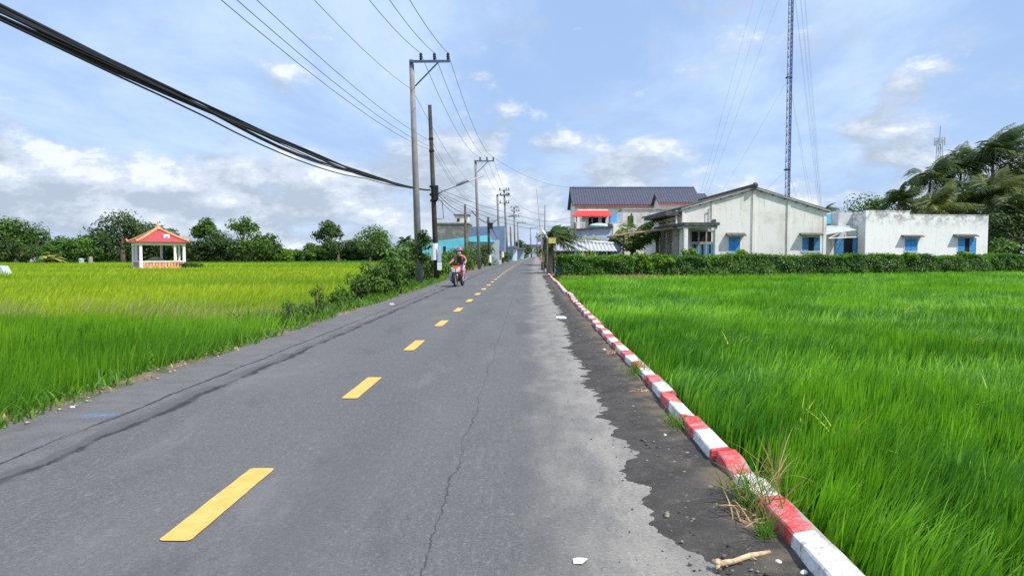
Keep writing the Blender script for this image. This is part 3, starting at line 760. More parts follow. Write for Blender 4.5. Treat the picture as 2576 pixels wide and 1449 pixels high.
V, polys, T = merge([blades(P, 0.004, 0.03 + 0.05 * r.random(len(P)), 0.02 * np.ones(len(P)), np.stack([np.cos(a), np.sin(a)], 1), 0.8 + 0.3 * r.random(len(P)), r.random(len(P)), 3, r)])
kind(npmesh('dry_leaf_litter', V, polys, M['dry'], tint=T), 'stuff')

# ---- weed tufts rooted against the kerb
def tuft(px, py, n, L, spread, mats, label, seed, w=0.006, nm='weed_tuft'):
    q = np.random.default_rng(seed); c = gp(px, py, 0.02); t0 = thing(nm, label, 'weed', c, 0, 'weed tufts against the kerb')
    for k, (mat, frac, pn) in enumerate(mats):
        m = int(n * frac); P = q.normal(size=(m, 2)) * spread * np.array([0.5, 1.0]); a = q.random(m) * 6.28
        ln = np.clip(0.25 + np.abs(q.normal(size=m)) * 0.55, 0, 1.3)
        v, qd, t, ti = blades(P, 0.0, L * (0.4 + 0.8 * q.random(m)), w * (0.7 + 0.7 * q.random(m)), np.stack([np.cos(a), np.sin(a)], 1), ln, q.random(m), 5, q)
        npmesh(pn, v, [qd, t], M[mat], t0, tint=ti)
tuft(1895, 1275, 210, 0.24, 0.13, [('weed', 0.6, 'green_leaves'), ('dry', 0.4, 'dry_stems')], 'large straggly half dry weed tuft against the kerb', 41, 0.0065)
tuft(1925, 1355, 60, 0.16, 0.05, [('weed', 1.0, 'green_leaves')], 'small green tuft beside the pale broken stick', 42)
tuft(1712, 1075, 170, 0.13, 0.10, [('weed', 0.85, 'green_leaves'), ('dry', 0.15, 'dry_stems')], 'rounded green tuft with a dry leaf at its side', 43)
tuft(1608, 945, 170, 0.19, 0.16, [('weed', 0.95, 'green_leaves'), ('dry', 0.05, 'dry_stems')], 'feathery grey green tuft farther along the kerb', 44)
tuft(1955, 1230, 26, 0.42, 0.02, [('dry', 1.0, 'dry_stems')], 'tall dry grass stalks standing over the broken kerb', 45, 0.005)
def roots(px, py, n, L, label, seed, mat='dry', nm='dead_root_clump', flat=0.04):
    q = random.Random(seed); c = gp(px, py, 0.02); b = MB()
    for i in range(n):
        a = q.uniform(0, 6.28); p = Vector((q.uniform(-.06, .06), q.uniform(-.06, .06), 0.01)); pts = [p.copy()]
        d = Vector((math.cos(a), math.sin(a), q.uniform(0.0, 0.5)))
        for s in range(4):
            d = (d + Vector((q.uniform(-.5, .5), q.uniform(-.5, .5), q.uniform(-.5, .2)))).normalized(); p = p + d * L / 4; p.z = max(0.004, min(p.z, flat * 2)); pts.append(p.copy())
        b.tube(pts, [0.006, 0.006, 0.005, 0.004, 0.002], 5)
    o = b.build(nm, M['rust'] if mat == 'rust' else plain('dry_root', (0.42, 0.27, 0.16), 0.9, 0.35, 20)); o.location = c
    return tag(o, label, 'plant debris', 'dead roots and leaf piles in the gutter')
roots(1880, 1310, 16, 0.20, 'tangle of brown dead roots under the large weed tuft', 51)
roots(1545, 890, 40, 0.16, 'brown heap of dead leaves against the kerb between white and red blocks', 52)
roots(1618, 985, 14, 0.12, 'dead leaf scraps just below the feathery tuft', 53)
roots(1500, 818, 20, 0.2, 'small far heap of brown leaves by the kerb', 54)
# broken stick
b = MB(); c = gp(1870, 1409, 0.03)
p0 = gp(1806, 1418, 0.03) - c; p1 = gp(1936, 1388, 0.03) - c
b.tube([p0 + Vector((-.004, -.004, .016)), p0, p0.lerp(p1, .3) + Vector((0, 0, -.004)), p0.lerp(p1, .62) + Vector((0, .004, .003)), p1], [0.017, 0.016, 0.012, 0.013, 0.009], 9)
b.tube([p0 + Vector((0, 0, .0)), p0 + Vector((-.01, -.03, -.012))], [0.014, 0.006], 7); b.tube([p0, p0 + Vector((-.016, .03, .004))], [0.012, 0.006], 7)
b.tube([p0.lerp(p1, .62), p0.lerp(p1, .78) + Vector((0.0, -.055, -.02))], [0.006, 0.003], 6)
st = b.build('stick', plain('pale_stick', (0.58, 0.42, 0.26), 0.85, 0.3, 30, bump=0.4), smooth=True); st.location = c
tag(st, 'pale broken stick lying in the damp gutter dirt', 'stick')
def pebble(px, py, s, label, mat='stone_white', z=0.01, nm='stone'):
    c = gp(px, py, z); b = MB(); b.ball((0, 0, 0), (s, s * random.uniform(.6, .9), s * .55), 10, 7)
    b.v = [tuple(Vector(p) * (1 + 0.35 * (vnoise(p[0] * 60 + 9 + px, p[1] * 60 + p[2] * 40) - .5))) for p in b.v]
    o = b.build(nm, M[mat], smooth=True); o.location = c; o.rotation_euler = (0, 0, random.uniform(0, 3))
    return tag(o, label, 'stone', 'loose pale stones on the road edge')
pebble(1958, 1412, 0.017, 'flat white stone just right of the pale stick', z=0.03)
pebble(2022, 1440, 0.024, 'white stone at the foot of the nearest white kerb block', z=0.03)
pebble(1673, 1094, 0.016, 'small cream stone in the damp dirt below the rounded tuft', z=0.03)
pebble(1520, 880, 0.03, 'cream stone beside the brown leaf heap', z=0.03)
b = MB(); b.poly([(-.03, -.028, .006), (.008, -.034, .01), (.03, .0, .012), (.038, .022, .008), (.012, .018, .013), (-.006, .03, .009), (-.03, .02, .007)])
o = b.build('paper_scrap', M['stone_white']); o.location = gp(1458, 1413, 0.0); tag(o, 'torn cream paper scrap lying on the asphalt near the bottom', 'litter')
sm = o.modifiers.new('thick', 'SOLIDIFY'); sm.thickness = 0.003
for px, py, s, lab, mat in [(848, 783, 0.055, 'cream plastic scrap by the left road edge under the shrubs', 'stone_white'), (871, 775, 0.06, 'white crumpled plastic bag by the left road edge', 'litter'), (985, 766, 0.07, 'flat grey white wrapper at the foot of the big roadside shrub', 'litter'), (1412, 800, 0.11, 'flat white wrapper on the silt by the kerb', 'litter'), (182, 1024, 0.028, 'small white scrap at the left road edge', 'litter'), (1440, 772, 0.04, 'small blue scrap near the far kerb', 'skyblue')]:
    b = MB(); b.ball((0, 0, 0), (s, s * .6, s * .35), 9, 6); b.jitter(s * .18)
    o = b.build('litter', M[mat]); o.location = gp(px, py, s * .25); tag(o, lab, 'litter')
# ================================================================== BUILDINGS
class Frame:
    """a building's own axes: x along its front, y to the back"""
    def __init__(s, origin, deg):
        s.o = Vector(origin); s.a = R(deg); s.ri = Matrix.Rotation(-s.a, 3, 'Z')
    def hit(s, px, py, y0=0.0):
        o = s.ri @ (Vector((0, 0, H)) - s.o); d = s.ri @ ray(px, py); t = (y0 - o.y) / d.y
        return o.x + d.x * t, o.z + d.z * t
    def thing(s, *a, **k): return thing(*a, loc=s.o, rotz=s.a, **k)

def shutters(par, x0, x1, z0, z1, y, gap=0.0, mat='shutter', awn=None, frame=True, nm='window'):
    """framed window with a pair of louvred shutters, dark between them when they stand ajar"""
    f = MB(); t = 0.06; d = y - 0.03
    f.box(x0 - t, x0, d, y + .05, z0 - t, z1 + t); f.box(x1, x1 + t, d, y + .05, z0 - t, z1 + t); f.box(x0, x1, d, y + .05, z1, z1 + t); f.box(x0, x1, d - .02, y + .05, z0 - t, z0)
    fo = f.build(nm, M['white_paint'], par)
    MB().box(x0, x1, y - .006, y + .04, z0, z1).build('opening', M['dark'], fo)
    xm = (x0 + x1) / 2; hw = (x1 - x0) / 2
    for s0, s1 in ((x0, xm - gap / 2), (xm + gap / 2, x1)):
        b = MB(); b.box(s0 + .005, s1 - .005, y - .022, y - .008, z0 + .005, z1 - .005)
        n = max(4, int((z1 - z0) / 0.12))
        for i in range(n):
            za = z0 + .03 + (z1 - z0 - .06) * i / n; zb = za + (z1 - z0) / n * 0.6
            b.hexa([(s0 + .03, y - .045, za), (s1 - .03, y - .045, za), (s1 - .03, y - .02, za), (s0 + .03, y - .02, za)], [(s0 + .03, y - .03, zb), (s1 - .03, y - .03, zb), (s1 - .03, y - .02, zb), (s0 + .03, y - .02, zb)])
        for xx in (s0 + .008, s1 - .033): b.box(xx, xx + .025, y - .05, y - .023, z0 + .008, z1 - .008)
        b.build('shutter', M[mat], fo)
    if awn:
        a0, a1, az0, az1, dep = awn
        b = MB(); b.hexa([(a0, y - dep, az0 - .06), (a1, y - dep, az0 - .06), (a1, y, az0 + .02), (a0, y, az0 + .02)], [(a0, y - dep, az0), (a1, y - dep, az0), (a1, y, az1), (a0, y, az1)])
        b.build('awning_slab', M['concrete_dark'], fo)
    return fo

# ---- white gabled hall
hf = Frame((at(1715, 600, 49.0).x, 49.0, 0.0), 2)
hall = hf.thing('gabled_hall', 'weathered white hall with a low gable, porch columns and a blue shuttered window', 'building')
XA, ZA = hf.hit(1897, 471); L, ZR = hf.hit(2076, 530); _, ZE = hf.hit(1720, 522); DP = 13.0; ZE -= .1; ZA -= .1
b = MB(); b.prism([(0, -.1), (L, -.1), (L, ZR), (XA, ZA), (0, ZE)], 0, DP); b.build('wall', M['plast_hall'], hall)
for px in (1791.6, 1894.5, 1982, 2073):
    x, _ = hf.hit(px, 560); zt = ZE + (ZA - ZE) * (x / XA if x < XA else 0) - (0 if x < XA else (x - XA) * (ZA - ZR) / (L - XA) - (ZA - ZE) + (ZA - ZE)) + (0 if x < XA else ZA - ZE) - .08
    MB().box(x - .05, x + .16, -.035, 0.0, -.1, zt).build('pilaster', M['plast_hall'], hall)
MB().box(0.003, .16, -.06, 0.0, -.1, ZE - .08).build('pilaster', M['plast_hall'], hall)
sl2_ = (ZA - ZR) / (L - XA)
for px in (1789, 1891.5, 1979.5): x, _ = hf.hit(px, 560); zt = (ZE + (ZA - ZE) * x / XA if x < XA else ZA - (x - XA) * sl2_) - .15; MB().tube([(x, -.05, 0), (x, -.05, zt)], .02, 6).build('drainpipe', M['concrete'], hall)
b = MB(); o0 = -.13; t = .13; oh = .45; sl1 = (ZA - ZE) / XA; sl2 = (ZA - ZR) / (L - XA)
def roof_side(xa, za, xb, zb):
    b.hexa([(xa, o0, za), (xb, o0, zb), (xb, DP + .5, zb), (xa, DP + .5, za)], [(xa, o0, za + t), (xb, o0, zb + t), (xb, DP + .5, zb + t), (xa, DP + .5, za + t)])
roof_side(-.12, ZE - .12 * sl1 + .02, XA, ZA + .02); roof_side(XA + .003, ZA + .02, L + oh, ZR - oh * sl2 + .02)
b.build('roof', M['concrete_dark'], hall)
rf = hall.children[-1]
b = MB(); b.tube([(XA, o0 - .06, ZA + .2), (XA, DP + .55, ZA + .2)], .14, 8); b.ball((XA, o0 - .08, ZA + .2), .2, 10, 8); b.build('ridge_cap', M['concrete_dark'], rf)
for i in range(7):
    x = .5 + i * .72; z = ZE + x * sl1 - .1; MB().box(x - .05, x + .05, o0 + .03, 0, z, z + .11).build('purlin_end', M['concrete_dark'], rf)
    x = XA + .5 + i * .8
    if x < L + .2: z = ZA - (x - XA) * sl2 - .1; MB().box(x - .05, x + .05, o0 + .03, 0, z, z + .11).build('purlin_end', M['concrete_dark'], rf)
b = MB()                                     # pale barge board along both slopes
for xa, za, xb, zb in ((-.1, ZE - .06, XA, ZA - .0), (XA + .004, ZA - .0, L + .35, ZR - .35 * sl2)):
    b.hexa([(xa, o0 - .03, za - .02), (xb, o0 - .03, zb - .02), (xb, o0 - .002, zb - .02), (xa, o0 - .002, za - .02)], [(xa, o0 - .03, za + .09), (xb, o0 - .03, zb + .09), (xb, o0 - .002, zb + .09), (xa, o0 - .002, za + .09)])
b.build('barge_board', M['concrete'], rf)
x0, z1 = hf.hit(1833, 597); x1, z0 = hf.hit(1861, 634); a0, az1 = hf.hit(1826, 586); a1, az0 = hf.hit(1873, 592)
shutters(hall, x0, x1, z0, z1, 0, 0.0, 'shutter', (a0, a1, az0, az1, .42))
x0, z1 = hf.hit(2018, 597); x1, z0 = hf.hit(2062, 632); a0, az1 = hf.hit(2011, 586); a1, az0 = hf.hit(2066, 591)
shutters(hall, x0, x1, z0, z1, 0, 0.36, 'shutter_dark', (a0, a1, az0, az1, .40))
# doors and transom lights under the porch
x0, z1 = hf.hit(1738, 583); x1, _ = hf.hit(1796, 583)
b = MB(); b.box(x0, x1, -.02, .02, 0, z1); dk = b.build('door_recess', M['dark'], hall)
w = (x1 - x0)
b = MB()
for i in range(4): xx = x0 + w * i / 3; b.box(xx - .05, xx + .05, -.06, -.021, 0, z1)
b.box(x0 - .05, x1 + .05, -.066, -.023, z1, z1 + .12); b.box(x0, x1, -.064, -.024, z1 * .70, z1 * .76)
b.build('door_frame', M['concrete'], hall)
for i in range(3):
    xa = x0 + w * i / 3 + .055; xb = x0 + w * (i + 1) / 3 - .055; zt = z1 * .70
    for k, (pa, pb) in enumerate(((xa, xa + (xb - xa) * .34), (xb - (xb - xa) * .34, xb))):
        b = MB(); b.box(pa, pb, -.05, -.022, .05, zt - .02); b.box(pa + .03, pb - .03, -.058, -.05, .15, zt * .45); b.box(pa + .03, pb - .03, -.058, -.05, zt * .52, zt - .15)
        b.build('door', M['shutter_dark'], hall)
# porch slab that wraps the left corner, with its columns
yp = -2.2
xa, zt = hf.hit(1721, 559.5, yp); xb, zb = hf.hit(1811, 567, yp)
b = MB(); b.box(xa, xb, yp, -.062, zb, zt); b.box(xa, -.005, -.06, 7.2, zb + .002, zt - .002); pr = b.build('porch_roof', M['concrete_dark'], hall)
b = MB(); b.box(xa + .1, xb - .12, yp + .12, yp + .34, zb - .16, zb - .002); b.box(xa + .1, xa + .32, yp + .35, 7.0, zb - .16, zb - .002); b.build('porch_beam', M['concrete'], hall)
for px, yy, rr in ((1724.5, yp + .23, .13), (1802, yp + .23, .12)):
    x, _ = hf.hit(px, 600, yy); MB().box(x - rr, x + rr, yy - rr, yy + rr, -.1, zb - .162).build('column', M['white_paint'], hall, bevel=.02)
for yy in (0.8, 3.0, 5.0, 6.8): MB().box(xa + .1, xa + .32, yy - .11, yy + .11, -.1, zb - .162).build('column', M['concrete'], hall)
# upper slab over the left side, and its small windows and white downpipe
_, ca = hf.hit(1725, 532, .3); _, cb = hf.hit(1725, 543, .3)
b = MB(); b.box(-1.1, -.004, -.02, 7.6, cb, ca); b.build('canopy_slab', M['concrete_dark'], hall)
for yy in (1.6, 3.2, 4.8, 6.2): MB().box(-.05, .002, yy, yy + .9, zt + .25, cb - .25).build('side_window', M['dark'], hall)
MB().tube([(-.35, .15, zt), (-.35, .15, ca + .05)], .06, 8).build('downpipe', M['white_paint'], hall)
b = MB()
x, z = hf.hit(1795, 527); b.tube([(x - .4, -.12, zt), (x - .4, -.12, z), (x - .2, -.12, z)], .03, 6); x, z = hf.hit(1799, 560); b.box(x - .22, x + .02, -.16, -.062, zt + .04, zt + .3); b.build('meter_box', M['concrete_dark'], hall)

# ---- low flat-roofed annex with the two blue windows
af = Frame((25.9, 55.0, 0.0), 10)
ann = af.thing('flat_roofed_house', 'low white flat roofed house with two blue shuttered windows behind the hedge', 'building')
xs_, _ = af.hit(2288, 600); xe, _ = af.hit(2485, 600); _, za = af.hit(2170, 531); _, zb = af.hit(2288, 541)
b = MB(); b.prism([(0, -.1), (xe, -.1), (xe, zb), (xs_, zb), (xs_, za), (0, za)], 0, 6.5); b.build('wall', M['plast_annex'], ann)
b = MB(); b.box(-.02, xs_ + .02, -.025, .35, za - .002, za + .05); b.box(xs_ + .021, xe + .02, -.025, .35, zb - .002, zb + .05); b.box(-.06, .2, -.05, -.001, -.1, za - .003); b.build('coping', M['plast_annex'], ann)
x0, z1 = af.hit(2276, 601); x1, z0 = af.hit(2307, 632); a0, az1 = af.hit(2267, 591); a1, az0 = af.hit(2318, 595)
shutters(ann, x0, x1, z0, z1, 0, 0.0, 'shutter', (a0, a1, az0, az1, .4))
x0, z1 = af.hit(2410, 599); x1, z0 = af.hit(2454, 636); a0, az1 = af.hit(2398, 589); a1, az0 = af.hit(2454, 594)
shutters(ann, x0, x1, z0, z1, 0, 0.40, 'shutter', (a0, a1, az0, az1, .4))
# ---- recessed link between the hall and the annex
lk = af.thing('connecting_room', 'small grey room with blue doors and tin awning between hall and annex', 'building')
xl, _ = af.hit(2072, 600, 1.0); _, zt = af.hit(2110, 568, 1.0)
MB().box(xl, -.07, 1.0, 6, -.1, zt).build('wall', M['plast_grey'], lk)
x0, z0 = af.hit(2109, 569, 1.6); x1, z1 = af.hit(2163, 535, 1.6); MB().box(x0, x1 - .05, 1.6, 2.6, zt + .002, z1).build('parapet', M['plast_mould'], lk)
x0, z0 = af.hit(2078, 569, 3.0); x1, z1 = af.hit(2107, 541, 3.0); MB().box(x0 - .6, x1, 3.0, 3.6, zt + .003, z1).build('upper_wall', M['turq'], lk)
x0, z1 = af.hit(2101, 598, 1.0); x1, _ = af.hit(2158, 598, 1.0)
MB().box(x0, x1, .97, 1.02, 0, z1).build('door_opening', M['dark'], lk)
for p0, p1 in ((2101, 2123), (2145, 2158)):
    u0, _ = af.hit(p0, 610, .95); u1, _ = af.hit(p1, 610, .95); b = MB(); b.box(u0, u1, .93, .968, .05, z1 - .02); b.box(u0 + .06, u1 - .06, .92, .93, .2, z1 * .45); b.box(u0 + .06, u1 - .06, .92, .93, z1 * .55, z1 - .15); b.build('door', M['shutter_dark'], lk)
pa = Vector((*af.hit(2036, 594, -.6), 0)); pb = Vector((*af.hit(2140, 576, -.6), 0)); b = MB(); n = 26
for i in range(n):
    x0 = pa.x + (pb.x + .5 - pa.x) * i / n; x1 = pa.x + (pb.x + .5 - pa.x) * (i + 1) / n; z0 = pa.y + (pb.y - pa.y) * i / n; z1 = pa.y + (pb.y - pa.y) * (i + 1) / n; w_ = .02 * (i % 2)
    b.hexa([(x0, -.6, z0 - .1 + w_), (x1, -.6, z1 - .1 + .02 - w_), (x1, .98, z1 + .25), (x0, .98, z0 + .25)], [(x0, -.6, z0 - .07 + w_), (x1, -.6, z1 - .07 + .02 - w_), (x1, .98, z1 + .28), (x0, .98, z0 + .28)])
tin = b.build('tin_awning', M['palegrey'], lk)
b = MB(); x0, z0 = af.hit(2084, 600, -.55); x1, z1 = af.hit(2160, 592, -.55); b.tube([(x0, -.55, z0), (x1 - .2, -.55, z0 + .1)], .04, 6); b.tube([(x0, -.55, z0), (x0 + 1.2, -.55, z0 + .55)], .035, 6); b.tube([(x1 - .2, -.55, z0 + .1), (x1 - .2, .9, z0 + .1)], .03, 6); b.tube([(x0 + 1.4, -.55, z0), (x0 + 1.4, -.55, z0 + .6)], .03, 6)
b.build('awning_truss', M['white_paint'], lk)

# ---- two-storey house with the blue-grey tiled roof
g = G('roof_tile'); o = g.obj(); ox, oy, oz = g.sep(o)
row = g.math('FRACT', g.math('MULTIPLY', oz, 5.2)); colm = g.math('FRACT', g.math('MULTIPLY', ox, 3.6))
tone = g.noise(g.scale(o, (1, 1, 3)), 3.5, 3)
c = g.mix(g.ss(tone, 0.3, 0.7), (0.048, 0.05, 0.072), (0.085, 0.088, 0.12))
hgt = g.math('ADD', g.math('MULTIPLY', row, -1.0), g.math('MULTIPLY', g.math('SINE', g.math('MULTIPLY', ox, 22.6)), 0.6))
M['tile'] = g.out(c, 0.55, g.bump(hgt, 0.7, 0.06), None, 0.4)
def gable_x(par, x0, x1, y0, y1, ze, zr, mat, oh=0.35, name='roof', t=.1):
    ym = (y0 + y1) / 2; b = MB(); s = (zr - ze) / (ym - y0)
    b.prismx([(y0 - oh, ze - oh * s), (ym, zr), (ym, zr + t), (y0 - oh, ze - oh * s + t)], x0 - oh, x1 + oh); b.prismx([(ym + .002, zr), (y1 + oh, ze - oh * s), (y1 + oh, ze - oh * s + t), (ym + .002, zr + t)], x0 - oh, x1 + oh)
    return b.build(name, mat, par)
Yh = 76.0; X0 = at(1446, 600, Yh).x; X1 = at(1753, 600, Yh + 1).x; ze = at(1500, 513, Yh).z; zr = at(1500, 475, Yh + 4).z
hs = thing('two_storey_house', 'cream two storey house with long blue grey tiled roof behind the yard', 'building', (X0, Yh, 0))
W = X1 - X0
MB().prismx([(0, 0), (8, 0), (8, ze), (4, zr - .06), (0, ze)], 0, W).build('wall', M['cream'], hs)
rfo = gable_x(hs, 0, W, 0, 8, ze, zr, M['tile'])
b = MB(); b.tube([(-.35, 4, zr + .12), (W + .35, 4, zr + .12)], .1, 8); b.build('ridge_cap', M['steel_blue'], rfo)
MB().box(-.36, W + .36, -.42, -.354, ze - .33, ze - .2).build('fascia', M['red_trim'], rfo)
MB().box(-.1, W, -.14, -.001, ze - .75, ze - .62).build('cornice', M['cream'], hs)
xa = at(1661, 500, 72.0).x - X0; xb = at(1778, 500, 72.0).x - X0; zg = at(1700, 489, 73.6).z; zge = at(1700, 508, 72.0).z
MB().prismx([(-4, 0), (-.002, 0), (-.002, zge), (-2.0, zg - .05), (-4, zge)], xa, xb).build('wing_wall', M['cream'], hs)
r2_ = gable_x(hs, xa, xb, -4, -.45, zge, zg, M['tile'], .28, 'wing_roof'); MB().box(xa - .28, xb + .28, -4.35, -4.29, zge - .3, zge - .18).build('fascia', M['red_trim'], r2_)
for xx in (2.6, 4.6, 8.4): MB().box(xx, xx + .9, -.04, .01, 4.1, 5.3).build('window', M['dark'], hs)
# ---- weathered grey wall block in front of it
X0 = at(1566, 600, 68).x; X1 = at(1700, 600, 68).x; zt = at(1600, 528, 68).z
gb = thing('plaster_block', 'grey weathered plaster building half hidden by the young coconut palm', 'building', (X0, 68, 0))
MB().box(0, X1 - X0, 0, 3, 0, zt).build('wall', M['plast_grey'], gb); MB().box(-.08, X1 - X0 + .05, -.1, 3.1, zt + .001, zt + .14).build('coping', M['concrete'], gb)
MB().box(.5, 1.0, -.03, .01, zt - 1.6, zt - .6).build('window', M['dark'], gb)

# ---- small house with red awning and pale blue lower wall
Yr = 63.0; f = Frame((at(1446, 600, Yr).x, Yr, 0), 0)
rh = f.thing('balcony_house', 'small house with bright red awning over a pale blue lower wall', 'building')
x1, z1 = f.hit(1541, 571); _, z0 = f.hit(1446, 577)
b = MB(); b.prism([(0, -.1), (x1, -.1), (x1, z1), (0, z0)], 0, 5); b.build('wall', M['lavender'], rh)
b = MB(); b.hexa([(-.9, -.25, z0 - .16), (x1 + .05, -.25, z1 - .01), (x1 + .05, 1.2, z1 - .01), (-.9, 1.2, z0 - .16)], [(-.9, -.25, z0 - .02), (x1 + .05, -.25, z1 + .07), (x1 + .05, 1.2, z1 + .07), (-.9, 1.2, z0 - .02)]); b.build('terrace_edge', M['wood'], rh)
xc, zc_ = f.hit(1566, 563, .0); MB().box(x1 + .055, xc, 0, 4.5, -.1, zc_).build('side_wall', M['cream'], rh)
for zz in (.35, .6): MB().box(x1 + .2, x1 + .75, -.12, -.001, zc_ - zz - .8, zc_ - zz - .66).build('ledge', M['concrete_dark'], rh)
u0, t1 = f.hit(1464, 541, 2.0); u1, t0 = f.hit(1544, 573, 2.0)
MB().box(u0, u1, 2.0, 5, z0 - .4, t1).build('upper_wall', M['cream'], rh)
for p0, p1 in ((1481, 1505), (1514, 1523)): q0, _ = f.hit(p0, 550, 1.98); q1, _ = f.hit(p1, 550, 1.98); MB().box(q0, q1, 1.96, 2.02, z1 + .08, t1 - .25).build('window', M['dark'], rh)
r0, ra = f.hit(1438, 543.5, .8); r1, rb = f.hit(1541, 542, .8); s0, sa = f.hit(1453, 530, 2.6); s1, _ = f.hit(1530, 530, 2.6)
b = MB(); b.hexa([(r0, .8, ra - .05), (r1, .8, ra - .05), (s1, 2.6, sa - .05), (s0, 2.6, sa - .05)], [(r0, .8, ra), (r1, .8, ra), (s1, 2.6, sa), (s0, 2.6, sa)]); aw = b.build('awning', M['red_sheet'], rh)
MB().box(s0, s1, 2.61, 2.9, sa - .05, sa + .12).build('awning_ridge', M['cream'], aw)
for q in (0.12, .5, .92): xx = r0 + (r1 - r0) * q; MB().tube([(xx, .9, z0), (xx, .9, ra - .06)], .05, 6).build('awning_post', M['wood'], rh)
q0, w1 = f.hit(1535, 537, 1.2); q1, w0 = f.hit(1552, 561, 1.2); q2, _ = f.hit(1567, 537, 1.2)
MB().box(q0, q1, 1.2, 1.5, w0, w1).build('blue_panel', M['skyblue'], rh); MB().box(q1 + .003, q2, 1.205, 1.5, w0, w1 + .08).build('grey_panel', M['palegrey'], rh)
MB().box(q0 - .1, q2 + .05, .9, 4.4, w0 - .14, w0 - .003).build('balcony_slab', M['concrete'], rh)
b = MB(); b.ball((0, 0, 0), (.85, .4, .24), 14, 8); tb = b.build('water_tub', plain('pale_tub', (.40, .62, .68), .5), smooth=True); tb.location = at(1506, 572, Yr + .45); tb.location.z = z0 + .32; tag(tb, 'pale turquoise tub upside down on the terrace of the red awning house', 'tub')
# balusters left of the terrace
b = MB()
for i in range(6): b.box(.15 + i * .14, .2 + i * .14, .05, .1, z0 - .1, z0 + .55)
b.box(.1, .95, .04, .11, z0 + .55, z0 + .62); b.build('balustrade', M['white_paint'], rh)

# ---- roadside shed with skirt of corrugated sheet
Ys = 50.0; f = Frame((at(1392, 600, Ys).x, Ys, 0), 3)
sh = f.thing('market_shed', 'open roadside shed with white corrugated roof on thin posts behind the hedge', 'shed')
x1, zb = f.hit(1553, 631.5); _, zt = f.hit(1400, 604, 1.6); _, zt2 = f.hit(1553, 614, 1.6)
b = MB(); n = 150; rows = 3; k0 = len(b.v)
for i in range(n + 1):
    x = x1 * i / n; w_ = .035 * math.sin(x * 2 * math.pi / .27); zz = zt + (zt2 - zt) * max(0, (i / n - .2) / .8)
    for j in range(rows + 1):
        t_ = j / rows; b.v.append((x, 1.6 * t_ + w_ * .6, zb + (zz - zb) * t_ + w_))
for i in range(n):
    for j in range(rows): a = k0 + i * (rows + 1) + j; b.face([a, a + rows + 1, a + rows + 2, a + 1])
g = G('corrugated_roof'); o = g.obj(); ox, oy, oz = g.sep(o)
n1 = g.noise(g.scale(o, (2.2, 1, .5)), 2.2, 5, 0.7); n2 = g.noise(o, 5, 5, 0.7)
c = g.mix(g.ss(n1, 0.35, 0.68, 0, .6), (0.52, 0.54, 0.58), (0.32, 0.35, 0.41)); c = g.mix(g.ss(g.math('SINE', g.math('MULTIPLY', ox, 2 * math.pi / .27)), .3, -.8, 0, .55), c, (0.16, 0.17, 0.20)); c = g.mix(g.ss(n2, 0.66, 0.78, 0, .6), c, (0.2, 0.2, 0.22))  # wave troughs darkened in the colour, standing for their shade
ro = b.build('corrugated_roof', g.out(c, 0.5), sh, smooth=True); sd = ro.modifiers.new('thick', 'SOLIDIFY'); sd.thickness = .012
b = MB(); b.tube([(0, 1.6, zt + .06), (x1 * .2, 1.6, zt + .06), (x1, 1.6, zt2 + .06)], .07, 6); b.build('ridge_flashing', M['white_paint'], sh)
for q in (.03, .26, .46, .66, .84, .97): MB().tube([(x1 * q, .1, 0), (x1 * q, .1, zb + .05)], .035, 6).build('post', M['white_paint'] if q < .9 else M['wood'], sh)
MB().box(x1 * .335, x1 * .362, .02, .16, 0, zb + .03).build('turquoise_post', M['turq'], sh)
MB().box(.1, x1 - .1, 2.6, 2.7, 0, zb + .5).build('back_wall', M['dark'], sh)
MB().box(.4, 2.0, 1.4, 2.3, 0, .95).build('counter', M['greyblue'], sh)
# ---- long rusty lean-to roof from the porch towards the road
pA = at(1527, 598.5, 53.0); pB = at(1726, 571, 48.6)
lt = thing('lean_to_roof', 'long thin rusty sheet roof sloping from the hall porch down to the yard', 'roof', (pA.x, pA.y, 0))
d = pB - pA; b = MB(); n = 20
for i in range(n):
    q0 = d * (i / n); q1 = d * ((i + 1) / n); bk = Vector((.9, 2.6, .25)); jz = random.uniform(-.03, .03)
    z = Vector((0, 0, pA.z))
    b.hexa([q0 + z, q1 + z, q1 + z + bk, q0 + z + bk], [q0 + z + Vector((0, 0, .07 + jz)), q1 + z + Vector((0, 0, .07 + jz)), q1 + z + bk + Vector((0, 0, .07)), q0 + z + bk + Vector((0, 0, .07))])
b.build('sheet', M['rust'], lt)
for q in (.03, .21, .97): p = d * q + Vector((.1, .2, 0)); MB().tube([(p.x, p.y, 0), (p.x, p.y, pA.z + d.z * q)], .07, 7).build('post', M['bark'], lt)
p = at(1534, 613, 53.5); b = MB(); b.ball((0, 0, 0), (.55, .4, .42), 14, 9)
o = b.build('plastic_barrel', M['lavender'], smooth=True); o.location = (p.x + .35, 53.6, 1.72); tag(o, 'pale blue rounded tank under the low end of the rusty lean to', 'tank')
b = MB()
for xx in (p.x + .0, p.x + .7): b.box(xx - .04, xx + .04, 53.4, 53.8, 0, 1.34)
b.box(p.x - .1, p.x + .8, 53.35, 53.85, 1.24, 1.34); tag(b.build('tank_stand', M['wood']), 'dark wooden stand carrying the pale blue tank', 'stand')

